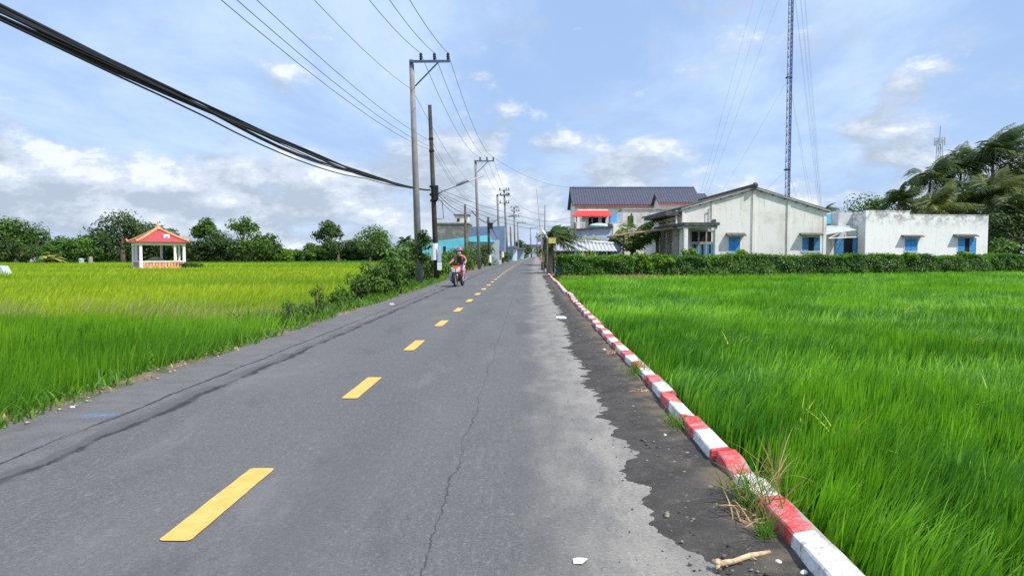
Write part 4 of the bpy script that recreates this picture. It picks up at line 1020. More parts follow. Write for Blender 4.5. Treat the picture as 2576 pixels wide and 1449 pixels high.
# ================================================================== PAVILION IN THE LEFT PADDY
pc_ = at(399, 640, 67.0); pv = thing('pavilion', 'open pavilion with red hipped roof, orange ridges and white columns in the paddy', 'pavilion', (pc_.x, 67.0, 0.06), R(38.5))
S = 2.0; ez = 2.45; ap = 3.66; ov = 2.26
g = G('pavilion_tile'); o = g.obj(); ox, oy, oz = g.sep(o)
c = g.mix(g.noise(o, 3, 5), (0.34, 0.042, 0.045), (0.44, 0.07, 0.07)); hh = g.math('FRACT', g.math('MULTIPLY', oz, 7.0))
M['pav_tile'] = g.out(c, 0.6, g.bump(hh, 0.5, 0.03))
b = MB(); lo = [(-ov, -ov), (ov, -ov), (ov, ov), (-ov, ov)]; ns = 6
def rz_(t): return ez - .08 + (ap - ez + .08) * (t ** 1.12)
for q in range(4):
    a0, a1 = Vector(lo[q]), Vector(lo[(q + 1) % 4])
    for i in range(ns):
        t0_, t1_ = i / ns, (i + 1) / ns; p = [a0 * (1 - t0_), a1 * (1 - t0_), a1 * (1 - t1_), a0 * (1 - t1_)]; zz = (rz_(t0_), rz_(t0_), rz_(t1_), rz_(t1_))
        b.poly([(v.x, v.y, z) for v, z in zip(p, zz)])
ro = b.build('roof', M['pav_tile'], pv); sd = ro.modifiers.new('thick', 'SOLIDIFY'); sd.thickness = .06
for q in range(4):
    a0 = Vector(lo[q]); b = MB(); pts = [(a0.x * (1 - t_), a0.y * (1 - t_), rz_(t_) + .08) for t_ in np.linspace(0, 1, 8)]
    b.tube([(a0.x * 1.05, a0.y * 1.05, rz_(0) + .36)] + pts, [.05] + [.13] * 8, 8); b.build('ridge', M['orange'], ro)
b = MB(); b.lathe([(.34, ap - .05), (.28, ap + .12), (.14, ap + .22), (.15, ap + .3), (.06, ap + .42), (.045, ap + .66), (.0, ap + .74)], 10); b.build('finial', M['orange'], ro)
b = MB(); cx, cy, cz = .45, -ov * .60, rz_(.42) + .02; b.box(cx - .26, cx + .26, cy - .1, cy - .04, cz - .28, cz + .24); em = b.build('emblem', M['white_paint'], ro)
b = MB(); b.lathe([(.0, 0), (.13, 0), (.13, .02), (0, .02)], 14, (0, 0, 0)); b.v = [(x + cx, cy - .105 - z, y + cz - .02) for x, y, z in b.v]; b.build('disc', M['skyblue'], em)
MB().box(-S, S, -S, -S + .3, ez - .36, ez - .05).build('beam', M['white_paint'], pv); MB().box(-S, S, S - .3, S, ez - .36, ez - .05).build('beam', M['white_paint'], pv)
MB().box(-S, -S + .3, -S + .302, S - .302, ez - .358, ez - .052).build('beam', M['white_paint'], pv); MB().box(S - .3, S, -S + .302, S - .302, ez - .358, ez - .052).build('beam', M['white_paint'], pv)
MB().box(-S, S, -S, S, ez - .048, ez - .01).build('ceiling', M['white_paint'], pv)
for x, y in ((-S + .15, -S + .15), (S - .15, -S + .15), (S - .15, S - .15), (-S + .15, S - .15)): MB().lathe([(.17, -.1), (.17, .1), (.15, .15), (.14, ez - .36)], 14, (x, y, 0)).build('column', M['white_paint'], pv, smooth=True)
for x, y in ((1.05, -S + .15), (-S + .15, .3), (.6, S - .15), (S - .15, .2)): MB().box(x - .09, x + .09, y - .09, y + .09, .6, ez - .36).build('column', M['white_paint'], pv)
def rail(x0, y0, x1, y1, mat):
    bz = MB(); a = Vector((x0, y0, 0)); d_ = Vector((x1, y1, 0)) - a; nrm = Vector((-d_.y, d_.x, 0)).normalized() * .05; n = 13
    def bar(s0, s1, z0, z1, w):
        p0 = a + d_ * s0; p1 = a + d_ * s1; m = nrm * w
        bz.hexa([tuple(p + Vector((0, 0, z0))) for p in (p0 - m, p1 - m, p1 + m, p0 + m)], [tuple(p + Vector((0, 0, z1))) for p in (p0 - m, p1 - m, p1 + m, p0 + m)])
    bar(0, 1, -.1, .08, 1.2); bar(0, 1, .44, .52, 1.0)
    for i in range(n): bar((i + .12) / n, (i + .82) / n, .081, .439, .8)
    o_ = bz.build('balustrade', M[mat], pv); bz = MB()
    p0, p1 = a, a + d_; m = nrm * 1.5; bz.hexa([tuple(p + Vector((0, 0, .522))) for p in (p0 - m, p1 - m, p1 + m, p0 + m)], [tuple(p + Vector((0, 0, .62))) for p in (p0 - m, p1 - m, p1 + m, p0 + m)]); bz.build('handrail', M['white_paint'], o_)
M['peach'] = plain('peach_paint', (0.66, 0.32, 0.17), 0.8, 0.25, 3)
e_ = S - .3
rail(-e_, -S + .15, e_, -S + .15, 'peach'); rail(-S + .15, e_, -S + .15, -e_, 'pink_cloth'); rail(S - .15, -e_, S - .15, e_, 'peach')
MB().box(-S - .2, S + .2, -S - .2, S + .2, -.45, -.101).build('plinth', M['concrete'], pv)
for x0, y0, x1, y1, m in ((-S + .12, -1.6, -S + .12, -.7, 'blue_cloth'), (S - .13, -1.62, S - .13, -1.3, 'skyblue'), (.78, S - .2, .98, S - .2, 'blue_cloth')):
    b = MB(); n = 8
    for i in range(n):
        f0, f1 = i / n, (i + 1) / n; w0 = .03 * (-1) ** i
        b.poly([(x0 + (x1 - x0) * f0 + w0 * (y0 != y1), y0 + (y1 - y0) * f0 + w0 * (x0 != x1), .65), (x0 + (x1 - x0) * f1 - w0 * (y0 != y1), y0 + (y1 - y0) * f1 - w0 * (x0 != x1), .65), (x0 + (x1 - x0) * f1 - w0 * (y0 != y1), y0 + (y1 - y0) * f1 - w0 * (x0 != x1), ez - .37), (x0 + (x1 - x0) * f0 + w0 * (y0 != y1), y0 + (y1 - y0) * f0 + w0 * (x0 != x1), ez - .37)])
    cu_ = b.build('curtain', M[m], pv); sd = cu_.modifiers.new('thick', 'SOLIDIFY'); sd.thickness = .01
tm_ = thing('tomb', 'grey stepped tomb standing inside the pavilion', 'tomb', pv.location.copy(), R(38.5))
b = MB(); b.box(-1.35, .75, -.9, .7, -.09, .55); b.build('base', M['concrete'], tm_); b = MB()
b.hexa([(-1.25, -.8, .551), (.65, -.8, .551), (.65, .6, .551), (-1.25, .6, .551)], [(-.5, -.25, .98), (-.1, -.25, .98), (-.1, .05, .98), (-.5, .05, .98)]); b.build('lid', M['concrete'], tm_)
b = MB()
sp = [((random.uniform(-.9, .9), random.uniform(-.5, .5), random.uniform(.05, .3)), (.35, .3, .25)) for _ in range(14)]
V, Fc, T = cloud(sp, 60, .16); o = npmesh('brush_pile', V, [Fc], M['leaf_dark'], tint=T); p = at(484, 664, 66); o.location = (p.x, 66, .06); tag(o, 'dark heap of cut brush at the right foot of the pavilion', 'brush pile')
# white peaked marker at the left edge, and the half hidden house
b = MB(); b.prism([(-.75, 0), (.45, 0), (.1, .62), (-.75, .66)], 0, .7); o = b.build('grave_marker', M['palegrey']); p = at(-3, 692, 45); o.location = (p.x, 45, -.05); tag(o, 'small white peaked grave marker cut by the left edge of the photo', 'grave')
p = at(-14, 640, 96); o = thing('tin_roofed_house', 'small grey roofed house half hidden by trees at the far left', 'house', (p.x, 101, 0))
MB().prismx([(0, 0), (4, 0), (4, 2.0), (2, 3.1), (0, 2.0)], -3.2, 1.3).build('wall', M['palegrey'], o); gable_x(o, -3.2, 1.3, 0, 4, 2.05, 3.15, M['corr'])
MB().box(-.6, .1, -.05, .01, 1.0, 1.7).build('window', M['dark'], o)
for px, py, s, m, lab in ((205, 656, .32, 'palegrey', 'pale grey tomb at the foot of the left trees'), (228, 650, .2, 'concrete', 'small cream tomb pillar under the left trees')):
    p = at(px, py, 92); b = MB(); b.box(-s * .5, s * .5, -.3, .3, -p.z - .2, s * .5); b.hexa([(-s * .6, -.36, s * .501), (s * .6, -.36, s * .501), (s * .6, .36, s * .501), (-s * .6, .36, s * .501)], [(-s * .2, -.1, s), (s * .2, -.1, s), (s * .2, .1, s), (-s * .2, .1, s)]); o = b.build('tomb', M[m]); o.location = (p.x, 92, p.z); tag(o, lab, 'tomb')

# ================================================================== LEFT CLUSTER BESIDE THE ROAD
Yk = 84.0
X0 = at(1095, 600, Yk + 3).x; X1 = at(1178, 600, Yk + 3).x; zt = at(1100, 563, Yk + 3).z
bh = thing('bare_block_house', 'unrendered dark grey block house with small roof room behind turquoise wall', 'building', (X0, Yk + 3, 0))
MB().box(0, X1 - X0, 0, 6, -.2, zt).build('wall', M['plast_block'], bh); MB().box(-.1, X1 - X0 + .1, -.12, 6.1, zt + .002, zt + .16).build('coping', M['concrete'], bh)
x0 = at(1144, 600, Yk + 5).x - X0; x1 = at(1178, 600, Yk + 5).x - X0; z2 = at(1160, 542, Yk + 5).z; rr_ = MB().box(x0, x1, 2, 4.5, zt + .162, z2).build('roof_room', M['plast_grey'], bh)
MB().box(x0 - .12, x1 + .12, 1.85, 4.7, z2 + .001, z2 + .14).build('slab', M['concrete_dark'], rr_); MB().box(x0 + .3, x0 + .62, 1.96, 2.02, z2 - .75, z2 - .4).build('window', M['dark'], rr_)
f = Frame((at(1063, 600, Yk).x, Yk, 0), 0)
tw = f.thing('turquoise_house', 'bright turquoise house wall behind the roadside shrubs', 'building')
x1, z1 = f.hit(1092, 611); x2, z2 = f.hit(1097, 607); x3, z3 = f.hit(1170, 597)
MB().prism([(0, -.2), (x3, -.2), (x3, z3), (x2, z2), (0, z1)], 0, 2.9).build('wall', M['turq'], tw)
MB().box(x3 - 2.6, x3 - 2.3, -.03, .01, .2, 2.2).build('window', M['dark'], tw); MB().box(2.2, 2.9, -.03, .01, 0, 1.4).build('door', M['wood'], tw)
f = Frame((at(1174, 600, Yk + 4).x, Yk + 4, 0), 0)
bw = f.thing('metal_warehouse', 'blue grey metal shed with turquoise front board beyond the turquoise house', 'building')
x1, z1 = f.hit(1255, 604); MB().box(0, x1, 0, 9, -.2, z1).build('wall', M['palegrey'], bw)
q0, y0_ = f.hit(1176, 571, 1.0); q1, y1_ = f.hit(1269, 569, 1.0); MB().prism([(q0, z1 + .003), (q1, z1 - 1.5), (q1, y1_), (q0, y0_)], 1.0, 8).build('roof_sheet', M['greyblue'], bw)
f0, a_ = f.hit(1176, 597, -.3); f1, b_ = f.hit(1233, 591, -.3); f2, c_ = f.hit(1244, 607, -.3)
MB().prism([(f0, a_ - .55), (f2, c_ - .1), (f2, c_ + .15), (f1 + .1, c_ + .2), (f1, b_), (f0, a_)], -.3, -.02).build('front_board', M['turq_light'], bw)
MB().box(x1 * .45, x1 * .62, -.03, .01, .8, 1.5).build('window', M['palegrey'], bw)
# small roadside houses and stalls farther along
for i, (p0, p1, pt, Y, m, lab) in enumerate([(1276, 1300, 617, 130, 'white_paint', 'small white stall with flat roof far along the left roadside'), (1300, 1318, 622, 160, 'palegrey', 'pale grey hut farther along the left roadside')]):
    a = at(p0, pt, Y); c = at(p1, pt, Y); o = thing('roadside_stall', lab, 'building', (a.x, Y, 0)); w_ = c.x - a.x
    MB().box(0, w_, 0, 4, -.1, a.z - .4).build('wall', M[m], o); MB().box(-.5, w_ + .4, -1.2, 4.2, a.z - .398, a.z - .2).build('roof', M['greyblue'], o); MB().box(w_ * .25, w_ * .6, -.04, .01, .1, a.z - .9).build('opening', M['turq'], o)
a = at(1323, 603, 260); c = at(1368, 603, 260); o = thing('lavender_warehouse', 'distant lavender roofed warehouse above the end of the road', 'building', (a.x, 262, 0))
MB().box(0, c.x - a.x, 0, 12, -.1, a.z - 1.6).build('wall', M['palegrey'], o); MB().prismx([(-.5, a.z - 1.8), (4, a.z), (8, a.z), (12.5, a.z - 1.8)], -.4, c.x - a.x + .4).build('roof', plain('lavender_roof', (0.30, 0.30, 0.48), 0.7), o)
a = at(1366, 622, 150); c = at(1388, 622, 150); o = thing('turquoise_stall', 'low turquoise stall on the right side of the far road', 'building', (a.x + 1.2, 175, 0))
MB().box(0, 2.6, 0, 3, 0, 2.0).build('wall', M['turq_light'], o); MB().box(-.3, 2.9, -.8, 3.2, 2.002, 2.15).build('roof', M['greyblue'], o); MB().box(.5, 1.3, -.04, .01, .1, 1.6).build('door', M['skyblue'], o)
# ================================================================== POLES, WIRES, MASTS
POLE = {}
def utility_pole(key, bpx, tpx, tpy, Y, label, mat='pole', arm=None, r=(.145, .095), sides=12, extra=None, z0=-.15):
    b0 = at(bpx, 690, Y); tp = at(tpx, tpy, Y); base = Vector((b0.x, Y, 0)); top = tp - base
    t0 = thing('utility_pole', label, 'utility pole', base, 0, 'utility poles along the roadside')
    MB().tube([(0, 0, z0), tuple(top * .5), tuple(top)], [r[0], (r[0] + r[1]) / 2, r[1]], sides).build('shaft', M[mat], t0, smooth=True)
    POLE[key] = [base + top]
    if arm:
        apx, apy, ipx, brace = arm
        z = top.z - .06; ae = at(apx, apy, Y) - base; b = MB()
        b.box(top.x - .06, ae.x + .03, -r[1] - .075, -r[1] - .005, z - .1, z); b.build('crossarm', M['steel_blue'], t0)
        if brace:
            bx = at(brace, apy, Y).x - base.x; zz = z - (bx - top.x) * .92
            MB().tube([(bx, -r[1] - .05, z - .1), (top.x * .8 + r[1], -.05, zz)], .032, 6).build('brace', M['steel_blue'], t0)
        POLE[key] = []
        for q in ipx:
            ix = at(q, apy, Y).x - base.x
            MB().lathe([(.03, z + .002), (.07, z + .05), (.045, z + .09), (.075, z + .14), (.05, z + .18), (.075, z + .23), (.03, z + .30), (.0, z + .31)], 10, (ix, -r[1] - .04, 0)).build('insulator', M['black'], t0, smooth=True)
            POLE[key].append(base + Vector((ix, -r[1] - .04, z + .28)))
    return t0
p1 = utility_pole('A', 1055, 1035, 151, 30.0, 'tall nearest concrete pole with a right hand arm and three insulators', arm=(1131, 156, (1060, 1094, 1128), 1103), r=(.16, .10))
p2 = utility_pole('B', 1099, 1081, 265, 36.0, 'dark stained concrete pole carrying the thick cable bundle and street lamp', 'pole_dark', r=(.15, .092))
p3 = utility_pole('C', 1206, 1196, 403, 62.0, 'second pole with three insulator arm above the street lamp', arm=(1242, 402, (1208, 1225, 1241), 1228), r=(.15, .10))
p4 = utility_pole('D', 1172, 1170, 514, 66.0, 'thin brown pole in front of the bare block house', 'bark', r=(.13, .10))
p5 = utility_pole('E', 1232, 1228, 546, 78.0, 'short black pole with tangled cables and white wrapped foot', 'pole_dark', r=(.17, .12))
p6 = utility_pole('F', 1258, 1251, 489, 98.0, 'third pole with side arm close to the double arm pole', arm=(1279, 491, (1260, 1278), None), r=(.19, .13))
p9 = utility_pole('I', 1305, 1302, 560, 187.0, 'far pole with side arm, second from the road end', arm=(1322, 558, (1308, 1315, 1321), None), r=(.22, .16))
p10 = utility_pole('J', 1337, 1334, 573, 228.0, 'farthest pole with side arm at the road end', arm=(1354, 571, (1340, 1347, 1353), None), r=(.22, .16))
def double_pole(key, bpx, tpx, tpy, Y, arms, label):
    t0 = utility_pole(key, bpx, tpx, tpy, Y, label, r=(.2, .14)); b0 = t0.location; POLE[key] = []
    for a0, a1, ay in arms:
        l = at(a0, ay, Y) - b0; rr = at(a1, ay, Y) - b0; MB().box(l.x, rr.x, -.25, -.15, l.z - .1, l.z).build('crossarm', M['steel_blue'], t0)
        for s in (l.x + .15, (l.x + rr.x) / 2 + .3, rr.x - .15):
            MB().lathe([(.05, l.z), (.09, l.z + .12), (.06, l.z + .2), (.09, l.z + .28), (.0, l.z + .42)], 8, (s, -.2, 0)).build('insulator', M['black'], t0); POLE[key].append(b0 + Vector((s, -.2, l.z + .4)))
    return t0
p7 = double_pole('G', 1277, 1268, 477, 112.0, [(1255, 1282, 479), (1257, 1283, 492), (1256, 1282, 511)], 'tall pole with three stacked crossarms left of the road')
p8 = double_pole('H', 1296, 1293, 520, 150.0, [(1284, 1305, 522), (1286, 1307, 531), (1284, 1306, 545)], 'slim far pole with stacked crossarms beyond the triple arm pole')
p11 = utility_pole('K', 1287, 1284, 570, 140.0, 'short brown pole near the far left stalls', 'bark', r=(.18, .14))
p12 = utility_pole('L', 1264, 1262, 587, 100.0, 'short thick brown pole beside the third armed pole', 'bark', r=(.19, .15))
p13 = utility_pole('M', 1352, 1351, 584, 260.0, 'thin grey pole seen at the very end of the road', 'pole', r=(.24, .2))
p14 = utility_pole('N', 1370, 1371, 516, 66.0, 'thin grey pole at the right roadside behind the palm', 'pole', r=(.07, .05), sides=8)
p15 = utility_pole('O', 1447, 1446, 560, 57.0, 'dark wooden pole at the left corner of the pale blue wall', 'wood', r=(.09, .08), sides=8)
# posters and sleeves on the feet of the near poles
bx, lz = p2.location, M['litter']
tp = p2.children[0]
b = MB(); b.lathe([(.185, 1.05), (.18, 1.9)], 14, (-.11, 0, 0)); b.build('white_sleeve', M['litter'], p2); b = MB(); b.box(.06, .26, -.21, -.19, .95, 1.75); b.build('blue_poster', M['lavender'], p2); b = MB(); b.box(.05, .28, -.22, -.2, .55, .93); b.build('white_poster', M['litter'], p2)
b = MB(); b.lathe([(.185, .35), (.175, 1.2)], 12, (0, 0, 0)); b.build('white_sleeve', M['litter'], p5)
b = MB(); b.lathe([(.215, 1.0), (.20, 2.0)], 12, (0, 0, 0)); b.build('white_sleeve', M['litter'], p6); b = MB(); b.lathe([(.215, .8), (.20, 1.9)], 12, (0, 0, 0)); b.build('white_sleeve', M['stone_white'], p12)
b = MB()                                          # clamps, boxes and hooks on the cable pole
for py, w in ((380, .14), (350, .12), (470, .19), (490, .2), (505, .18)): z = at(1085, py, 36).z; xx = (at(1081, 265, 36) - p2.location).x * z / 8.9; b.lathe([(w - .03, z - .06), (w, z - .05), (w, z + .05), (w - .03, z + .06)], 10, (xx, 0, 0))
b.box(-.12, .12, -.32, -.15, at(1085, 492, 36).z - .25, at(1085, 468, 36).z)
b.build('clamp', M['black'], p2)
b = MB(); z0 = at(1085, 505, 36).z; b.tube([(.0, -.1, z0), (.3, -.15, z0 - .02), (.38, -.15, z0 - .9), (.02, -.15, z0 - .95)], .018, 6); b.build('bracket', M['black'], p2)
b = MB(); z = at(1228, 565, 78).z; b.box(-.15, .35, -.3, -.15, z - .5, z + .2); b.build('splice_box', M['black'], p5); b = MB(); b.tube([(-.4, 0, z + .35), (.6, 0, z + .35)], .04, 6); b.build('crossarm', M['black'], p5)
# street lamps bracketed to the cable pole
def street_lamp(c0, c1, c2, c3, h0, h1, Y, label):
    o = at(*c0, Y); t0 = thing('street_lamp', label, 'street lamp', o, 0, 'street lamps over the road'); P = [at(*c, Y) - o for c in (c0, c1, c2, c3)]
    MB().tube([tuple(p) for p in P], [.038, .036, .032, .026], 8).build('arm', M['steel'], t0, smooth=True)
    d = (P[3] - P[2]).normalized(); a = at(*h0, Y) - o; e = at(*h1, Y) - o; ln = e - a; pts = [a + ln * t + Vector((0, 0, .03)) for t in (0, .12, .5, .9, 1)]
    MB().tube(pts, [.045, .075, .085, .065, .02], 8).build('lamp_head', M['steel'], t0, smooth=True)
    return t0
street_lamp((1088, 500), (1098, 491), (1112, 482), (1218, 442), (1148, 468), (1182, 454), 36.0, 'near street lamp arm reaching over the road from the dark pole')
street_lamp((1236, 568), (1250, 552), (1262, 547), (1316, 536), (1278, 546), (1300, 541), 80.0, 'farther street lamp arm reaching right from the short black pole')
o = at(1377, 590, 46); sp_ = thing('lamp_post', 'short post with white lamp head and yellow box sign by the hedge corner', 'lamp post', (o.x, 46, 0))
MB().tube([(0, 0, -.1), (0, 0, o.z - .3), (-.1, 0, o.z)], [.055, .05, .04], 8).build('post', M['steel'], sp_, smooth=True)
e = at(1363, 579, 46) - Vector((o.x, 46, 0)); MB().tube([(-.1, 0, o.z), (-.2, 0, o.z + .06), tuple((Vector((-.2, 0, o.z + .06)) + e) / 2), tuple(e)], [.05, .1, .12, .05], 8).build('lamp_head', M['white_paint'], sp_, smooth=True)
a = at(1378.5, 600, 46) - Vector((o.x, 46, 0)); c = at(1398, 613, 46) - Vector((o.x, 46, 0)); MB().box(a.x + .03, c.x, -.09, .09, c.z, a.z).build('sign_box', M['yellow_sign'], sp_, bevel=.015)
MB().tube([(a.x - .05, 0, a.z + .04), (c.x + .1, 0, a.z + .05)], .02, 6).build('bracket', M['steel'], sp_)
o = at(1365, 660, 56); rs = thing('marker_post', 'stake with round orange reflectors in front of the dark palm trunk', 'sign post', (o.x, 56, 0)); MB().tube([(0, 0, -.1), (0, 0, 1.75)], .035, 6).build('post', M['bark'], rs)
for z, m in ((1.4, 'orange'), (1.1, 'pink_cloth'), (.85, 'orange')):
    b = MB(); b.lathe([(0, 0), (.16, 0), (.16, .03), (0, .03)], 14); b.v = [(x, -.04 - zz, y + z) for x, y, zz in b.v]; b.build('reflector', M[m], rs)
b0 = at(1369, 640, 52); tp = at(1348, 458, 52); b = MB(); d = tp - Vector((b0.x, 52, 0)); b.tube([d * t for t in np.linspace(0, 1, 10)], [.05 - .03 * t for t in np.linspace(0, 1, 10)], 7); o = b.build('bamboo_pole', M['bamboo'], smooth=True); o.location = (b0.x, 52, 0); tag(o, 'tall thin leaning bamboo pole beside the road', 'pole')

# ---- wires: every span hangs as a parabola
def span(a, c, sag, n=18):
    a, c = Vector(a), Vector(c)
    return [a.lerp(c, t) - Vector((0, 0, 4 * sag * t * (1 - t))) for t in np.linspace(0, 1, n)]
def wire(name, spans, r, mat, label, grp, cat='power line'):
    pts = []
    for a, c, s in spans: q = span(a, c, s); pts += q if not pts else q[1:]
    return tag(MB().tube(pts, r, 5).build(name, M[mat], smooth=True), label, cat, grp)
A, Cc, Gp = POLE['A'], POLE['C'], POLE['G']
for i, nm in enumerate(('left', 'middle', 'right')):
    back = Vector((A[i].x, -6.0, A[i].z)); g0 = Gp[3 + i]; h0_ = POLE['H'][3 + i]; i0 = POLE['I'][i]
    wire('power_line', [(back, A[i], 1.52), (A[i], Cc[i], .9), (Cc[i], g0, .9), (g0, h0_, .6), (h0_, i0, .6)], .011, 'wire', '%s of the three high wires running over the insulators of the tall poles' % nm, 'high power lines along the road')
b2 = p2.location; c3 = p3.location
low = [((790, 0), 16.2, Vector((at(1038, 228, 30).x, 29.87, at(1038, 228, 30).z)), 'A', .9), ((645, 0), 13.0, Vector((at(1088, 358, 36).x, 35.87, at(1088, 358, 36).z)), 'B', 1.05), ((595, 0), 12.1, Vector((at(1088, 372, 36).x, 35.87, at(1088, 372, 36).z)), 'B', 1.05), ((555, 0), 11.5, Vector((at(1088, 380, 36).x, 35.87, at(1088, 380, 36).z)), 'B', 1.05)]
names = ['low wire fixed to the nearest tall pole below its brace', 'upper of three low wires fixed to the dark pole', 'middle of three low wires fixed to the dark pole', 'lowest of three low wires fixed to the dark pole']
for (px, Yv, e, k, sg), lab in zip(low, names):
    v = at(px[0], px[1], Yv); back = Vector((v.x + (v.x - e.x) * .9, -8.0, e.z)); t = (v.y + 8) / (e.y + 8); zl = back.z + (e.z - back.z) * t
    sg = (zl - v.z) / (4 * t * (1 - t)); xl = v.x + (v.x - e.x) * (v.y + 8) / (e.y - v.y); back.x = xl
    nx_ = Vector((Cc[0].x - .6, 62, e.z - .9)); wire('service_wire', [(back, e, sg), (e, nx_, .5), (nx_, POLE['F'][0] + Vector((0, 0, -1.4 + .1 * e.z - .7)), .5)], .008, 'wire', lab, 'low service wires along the road')
# thick bundle of telephone cables sagging from behind the camera to the dark pole
cb = thing('cable_bundle', 'thick black bundle of telephone cables sagging across the upper left sky', 'cable bundle', (-5.0, 0, 0))
e = at(1083, 478, 36) - cb.location
q = random.Random(5)
for i in range(13):
    ox, oz = q.uniform(-.025, .025), q.uniform(-.042, .042); sag_ = 0.0 if i < 8 else (i - 7) * .038; rad = q.choice([.011, .013, .016, .019, .023]); pts = []
    if i == 12: oz -= .10
    for t in np.linspace(0, 1, 46):
        Y = -13 + 49 * t; z = 3.64 + .00158 * (Y - 11.5) ** 2
        k = min(1, max(0, (33 - Y) / 8)) ; bulge = sag_ * math.sin(math.pi * min(1, max(0, (Y - 10.5) / 11.5))) ** 1.0
        tw_ = math.sin(Y * .5 + i) * .02
        pts.append((ox * k + tw_ * k, Y, z + (oz + tw_) * (.3 + .7 * k) - bulge * (1.0 if 10.5 < Y < 22 else 0)))
    pts[-1] = (e.x, 36 - .16, pts[-1][2]); MB().tube(pts, rad, 6).build('cable', M['black'], cb, smooth=True)
# cables onward from the dark pole
zB = at(1088, 480, 36).z; B0 = Vector((p2.location.x - .1, 36, zB)); E0 = Vector((p5.location.x, 78, at(1228, 562, 78).z)); D0 = Vector((p4.location.x, 66, at(1170, 527, 66).z))
for i, (dz, sg, r_) in enumerate(((0, .5, .02), (-.12, .75, .014), (.12, .35, .012))): wire('telephone_cable', [(B0 + Vector((0, 0, dz)), D0 + Vector((.6, 0, dz * .4 - .2)), sg), (D0 + Vector((.6, 0, dz * .4 - .2)), E0 + Vector((0, 0, dz * .5)), .25), (E0 + Vector((0, 0, dz * .5)), POLE['F'][0] + Vector((.2, 0, -7.0)), .3)], r_, 'black', ('main', 'lower', 'upper')[i] + ' black telephone cable hanging between the dark pole and the short black pole', 'telephone cables beyond the dark pole', 'cable')
Rr = at(1447, 566, 57); R2 = at(1450, 560, 60)
for i, (dz, sg, tgt) in enumerate(((.0, .75, Rr), (.12, .5, R2), (-.1, .9, Rr + Vector((0, 0, -.12))))):
    wire('service_wire', [(B0 + Vector((.1, 0, dz)), tgt, sg)], .010, 'black', ('middle', 'top', 'bottom')[i] + ' of three cables crossing the road from the dark pole to the right hand yard', 'cables crossing the road', 'cable')
wire('service_wire', [(Cc[2], at(1457, 470, 78), .8)], .012, 'wire', 'single thin wire from the second armed pole to the tiled roof ridge', 'cables crossing the road', 'cable')
wire('service_wire', [(POLE['G'][5], at(1371, 540, 66), .8)], .014, 'wire', 'thin wire dropping from the triple arm pole to the right roadside', 'cables crossing the road', 'cable')
wire('service_wire', [(POLE['H'][8], at(1448, 545, 70), .9)], .014, 'wire', 'thin level wire from the slim far pole to the balcony house', 'cables crossing the road', 'cable')

# ---- guyed lattice mast behind the hall
Ym = 76.0; X = at(1980, 450, Ym).x; ms = thing('radio_mast', 'very tall slim guyed lattice mast rising behind the gabled hall', 'mast', (X, Ym, 0)); Hm = 46.0; rw = .24
M['mast_white'] = plain('mast_white', (0.62, 0.66, 0.74), 0.5, 0.12, 2); M['mast_blue'] = plain('mast_blue', (0.05, 0.10, 0.27), 0.5, 0.2, 2)
lg = [(-rw, -.15), (rw, -.15), (.05, .45)]
for i, (x, y) in enumerate(lg): MB().tube([(x, y, -.2), (x, y, Hm)], (.025, .055, .03)[i], 6).build('leg', M['mast_blue'], ms)
b = MB(); st_ = .45; n = int(Hm / st_)
for k in range(n):
    for i in range(3):
        p, qv = lg[i], lg[(i + 1) % 3]
        if k % 2: p, qv = qv, p
        b.tube([(p[0], p[1], k * st_), (qv[0], qv[1], (k + 1) * st_)], .034, 4, False); b.tube([(p[0], p[1], k * st_), (qv[0], qv[1], k * st_)], .026, 4, False)
b.build('bracing', M['mast_white'], ms)
b = MB(); b.tube([(rw - .18, -.2, 0), (rw - .18, -.2, Hm - 3)], .05, 6); b.tube([(rw - .05, -.22, 0), (rw - .05, -.22, Hm - 6)], .04, 6); b.build('feeder_cable', M['mast_blue'], ms)
for z in (10.2, 19.8, 28): b = MB(); b.lathe([(.34, z - .06), (.38, z), (.34, z + .06)], 8); b.build('guy_collar', M['black'], ms)
for ax, ay in ((15.9, 76), (24.6, 60), (38.5, 93)):
    for z in (10.2, 19.8, 31.5, 37.0, 43.0):
        a = Vector((0, 0, z)); e = Vector((ax - X + (z > 30) * .4, ay - Ym, 0)); MB().tube(span(a, e, .25, 10), .007, 4, False).build('guy_wire', M['wire'], ms)
# far telecom tower behind the palms
Yt = 170.0; X = at(2363, 400, Yt).x; tt = thing('telecom_tower', 'small distant telecom mast with antennas above the right palms', 'mast', (X, Yt, 0)); zt = at(2363, 345, Yt).z; zs = at(2363, 318, Yt).z
b = MB()
for i in range(4):
    a = math.pi / 4 + i * math.pi / 2; b.tube([(1.4 * math.cos(a), 1.4 * math.sin(a), 0), (.55 * math.cos(a), .55 * math.sin(a), zt)], .09, 5)
    a2 = a + math.pi / 2
    for k in range(14):
        t0, t1 = k / 14, (k + 1) / 14; r0, r1 = 1.4 - .85 * t0, 1.4 - .85 * t1; b.tube([(r0 * math.cos(a), r0 * math.sin(a), zt * t0), (r1 * math.cos(a2), r1 * math.sin(a2), zt * t1)], .05, 4, False)
b.build('lattice', M['palegrey'], tt)
b = MB()
for i in range(6):
    a = i * math.pi / 3; x, y = 1.15 * math.cos(a), 1.15 * math.sin(a); b.box(x - .14, x + .14, y - .1, y + .1, zt - 1.9, zt - .2); b.tube([(0, 0, zt - 1), (x, y, zt - 1)], .06, 5)
b.build('antenna', M['palegrey'], tt); MB().tube([(0, 0, zt), (0, 0, zs)], .06, 5).build('lightning_rod', M['wire'], tt)
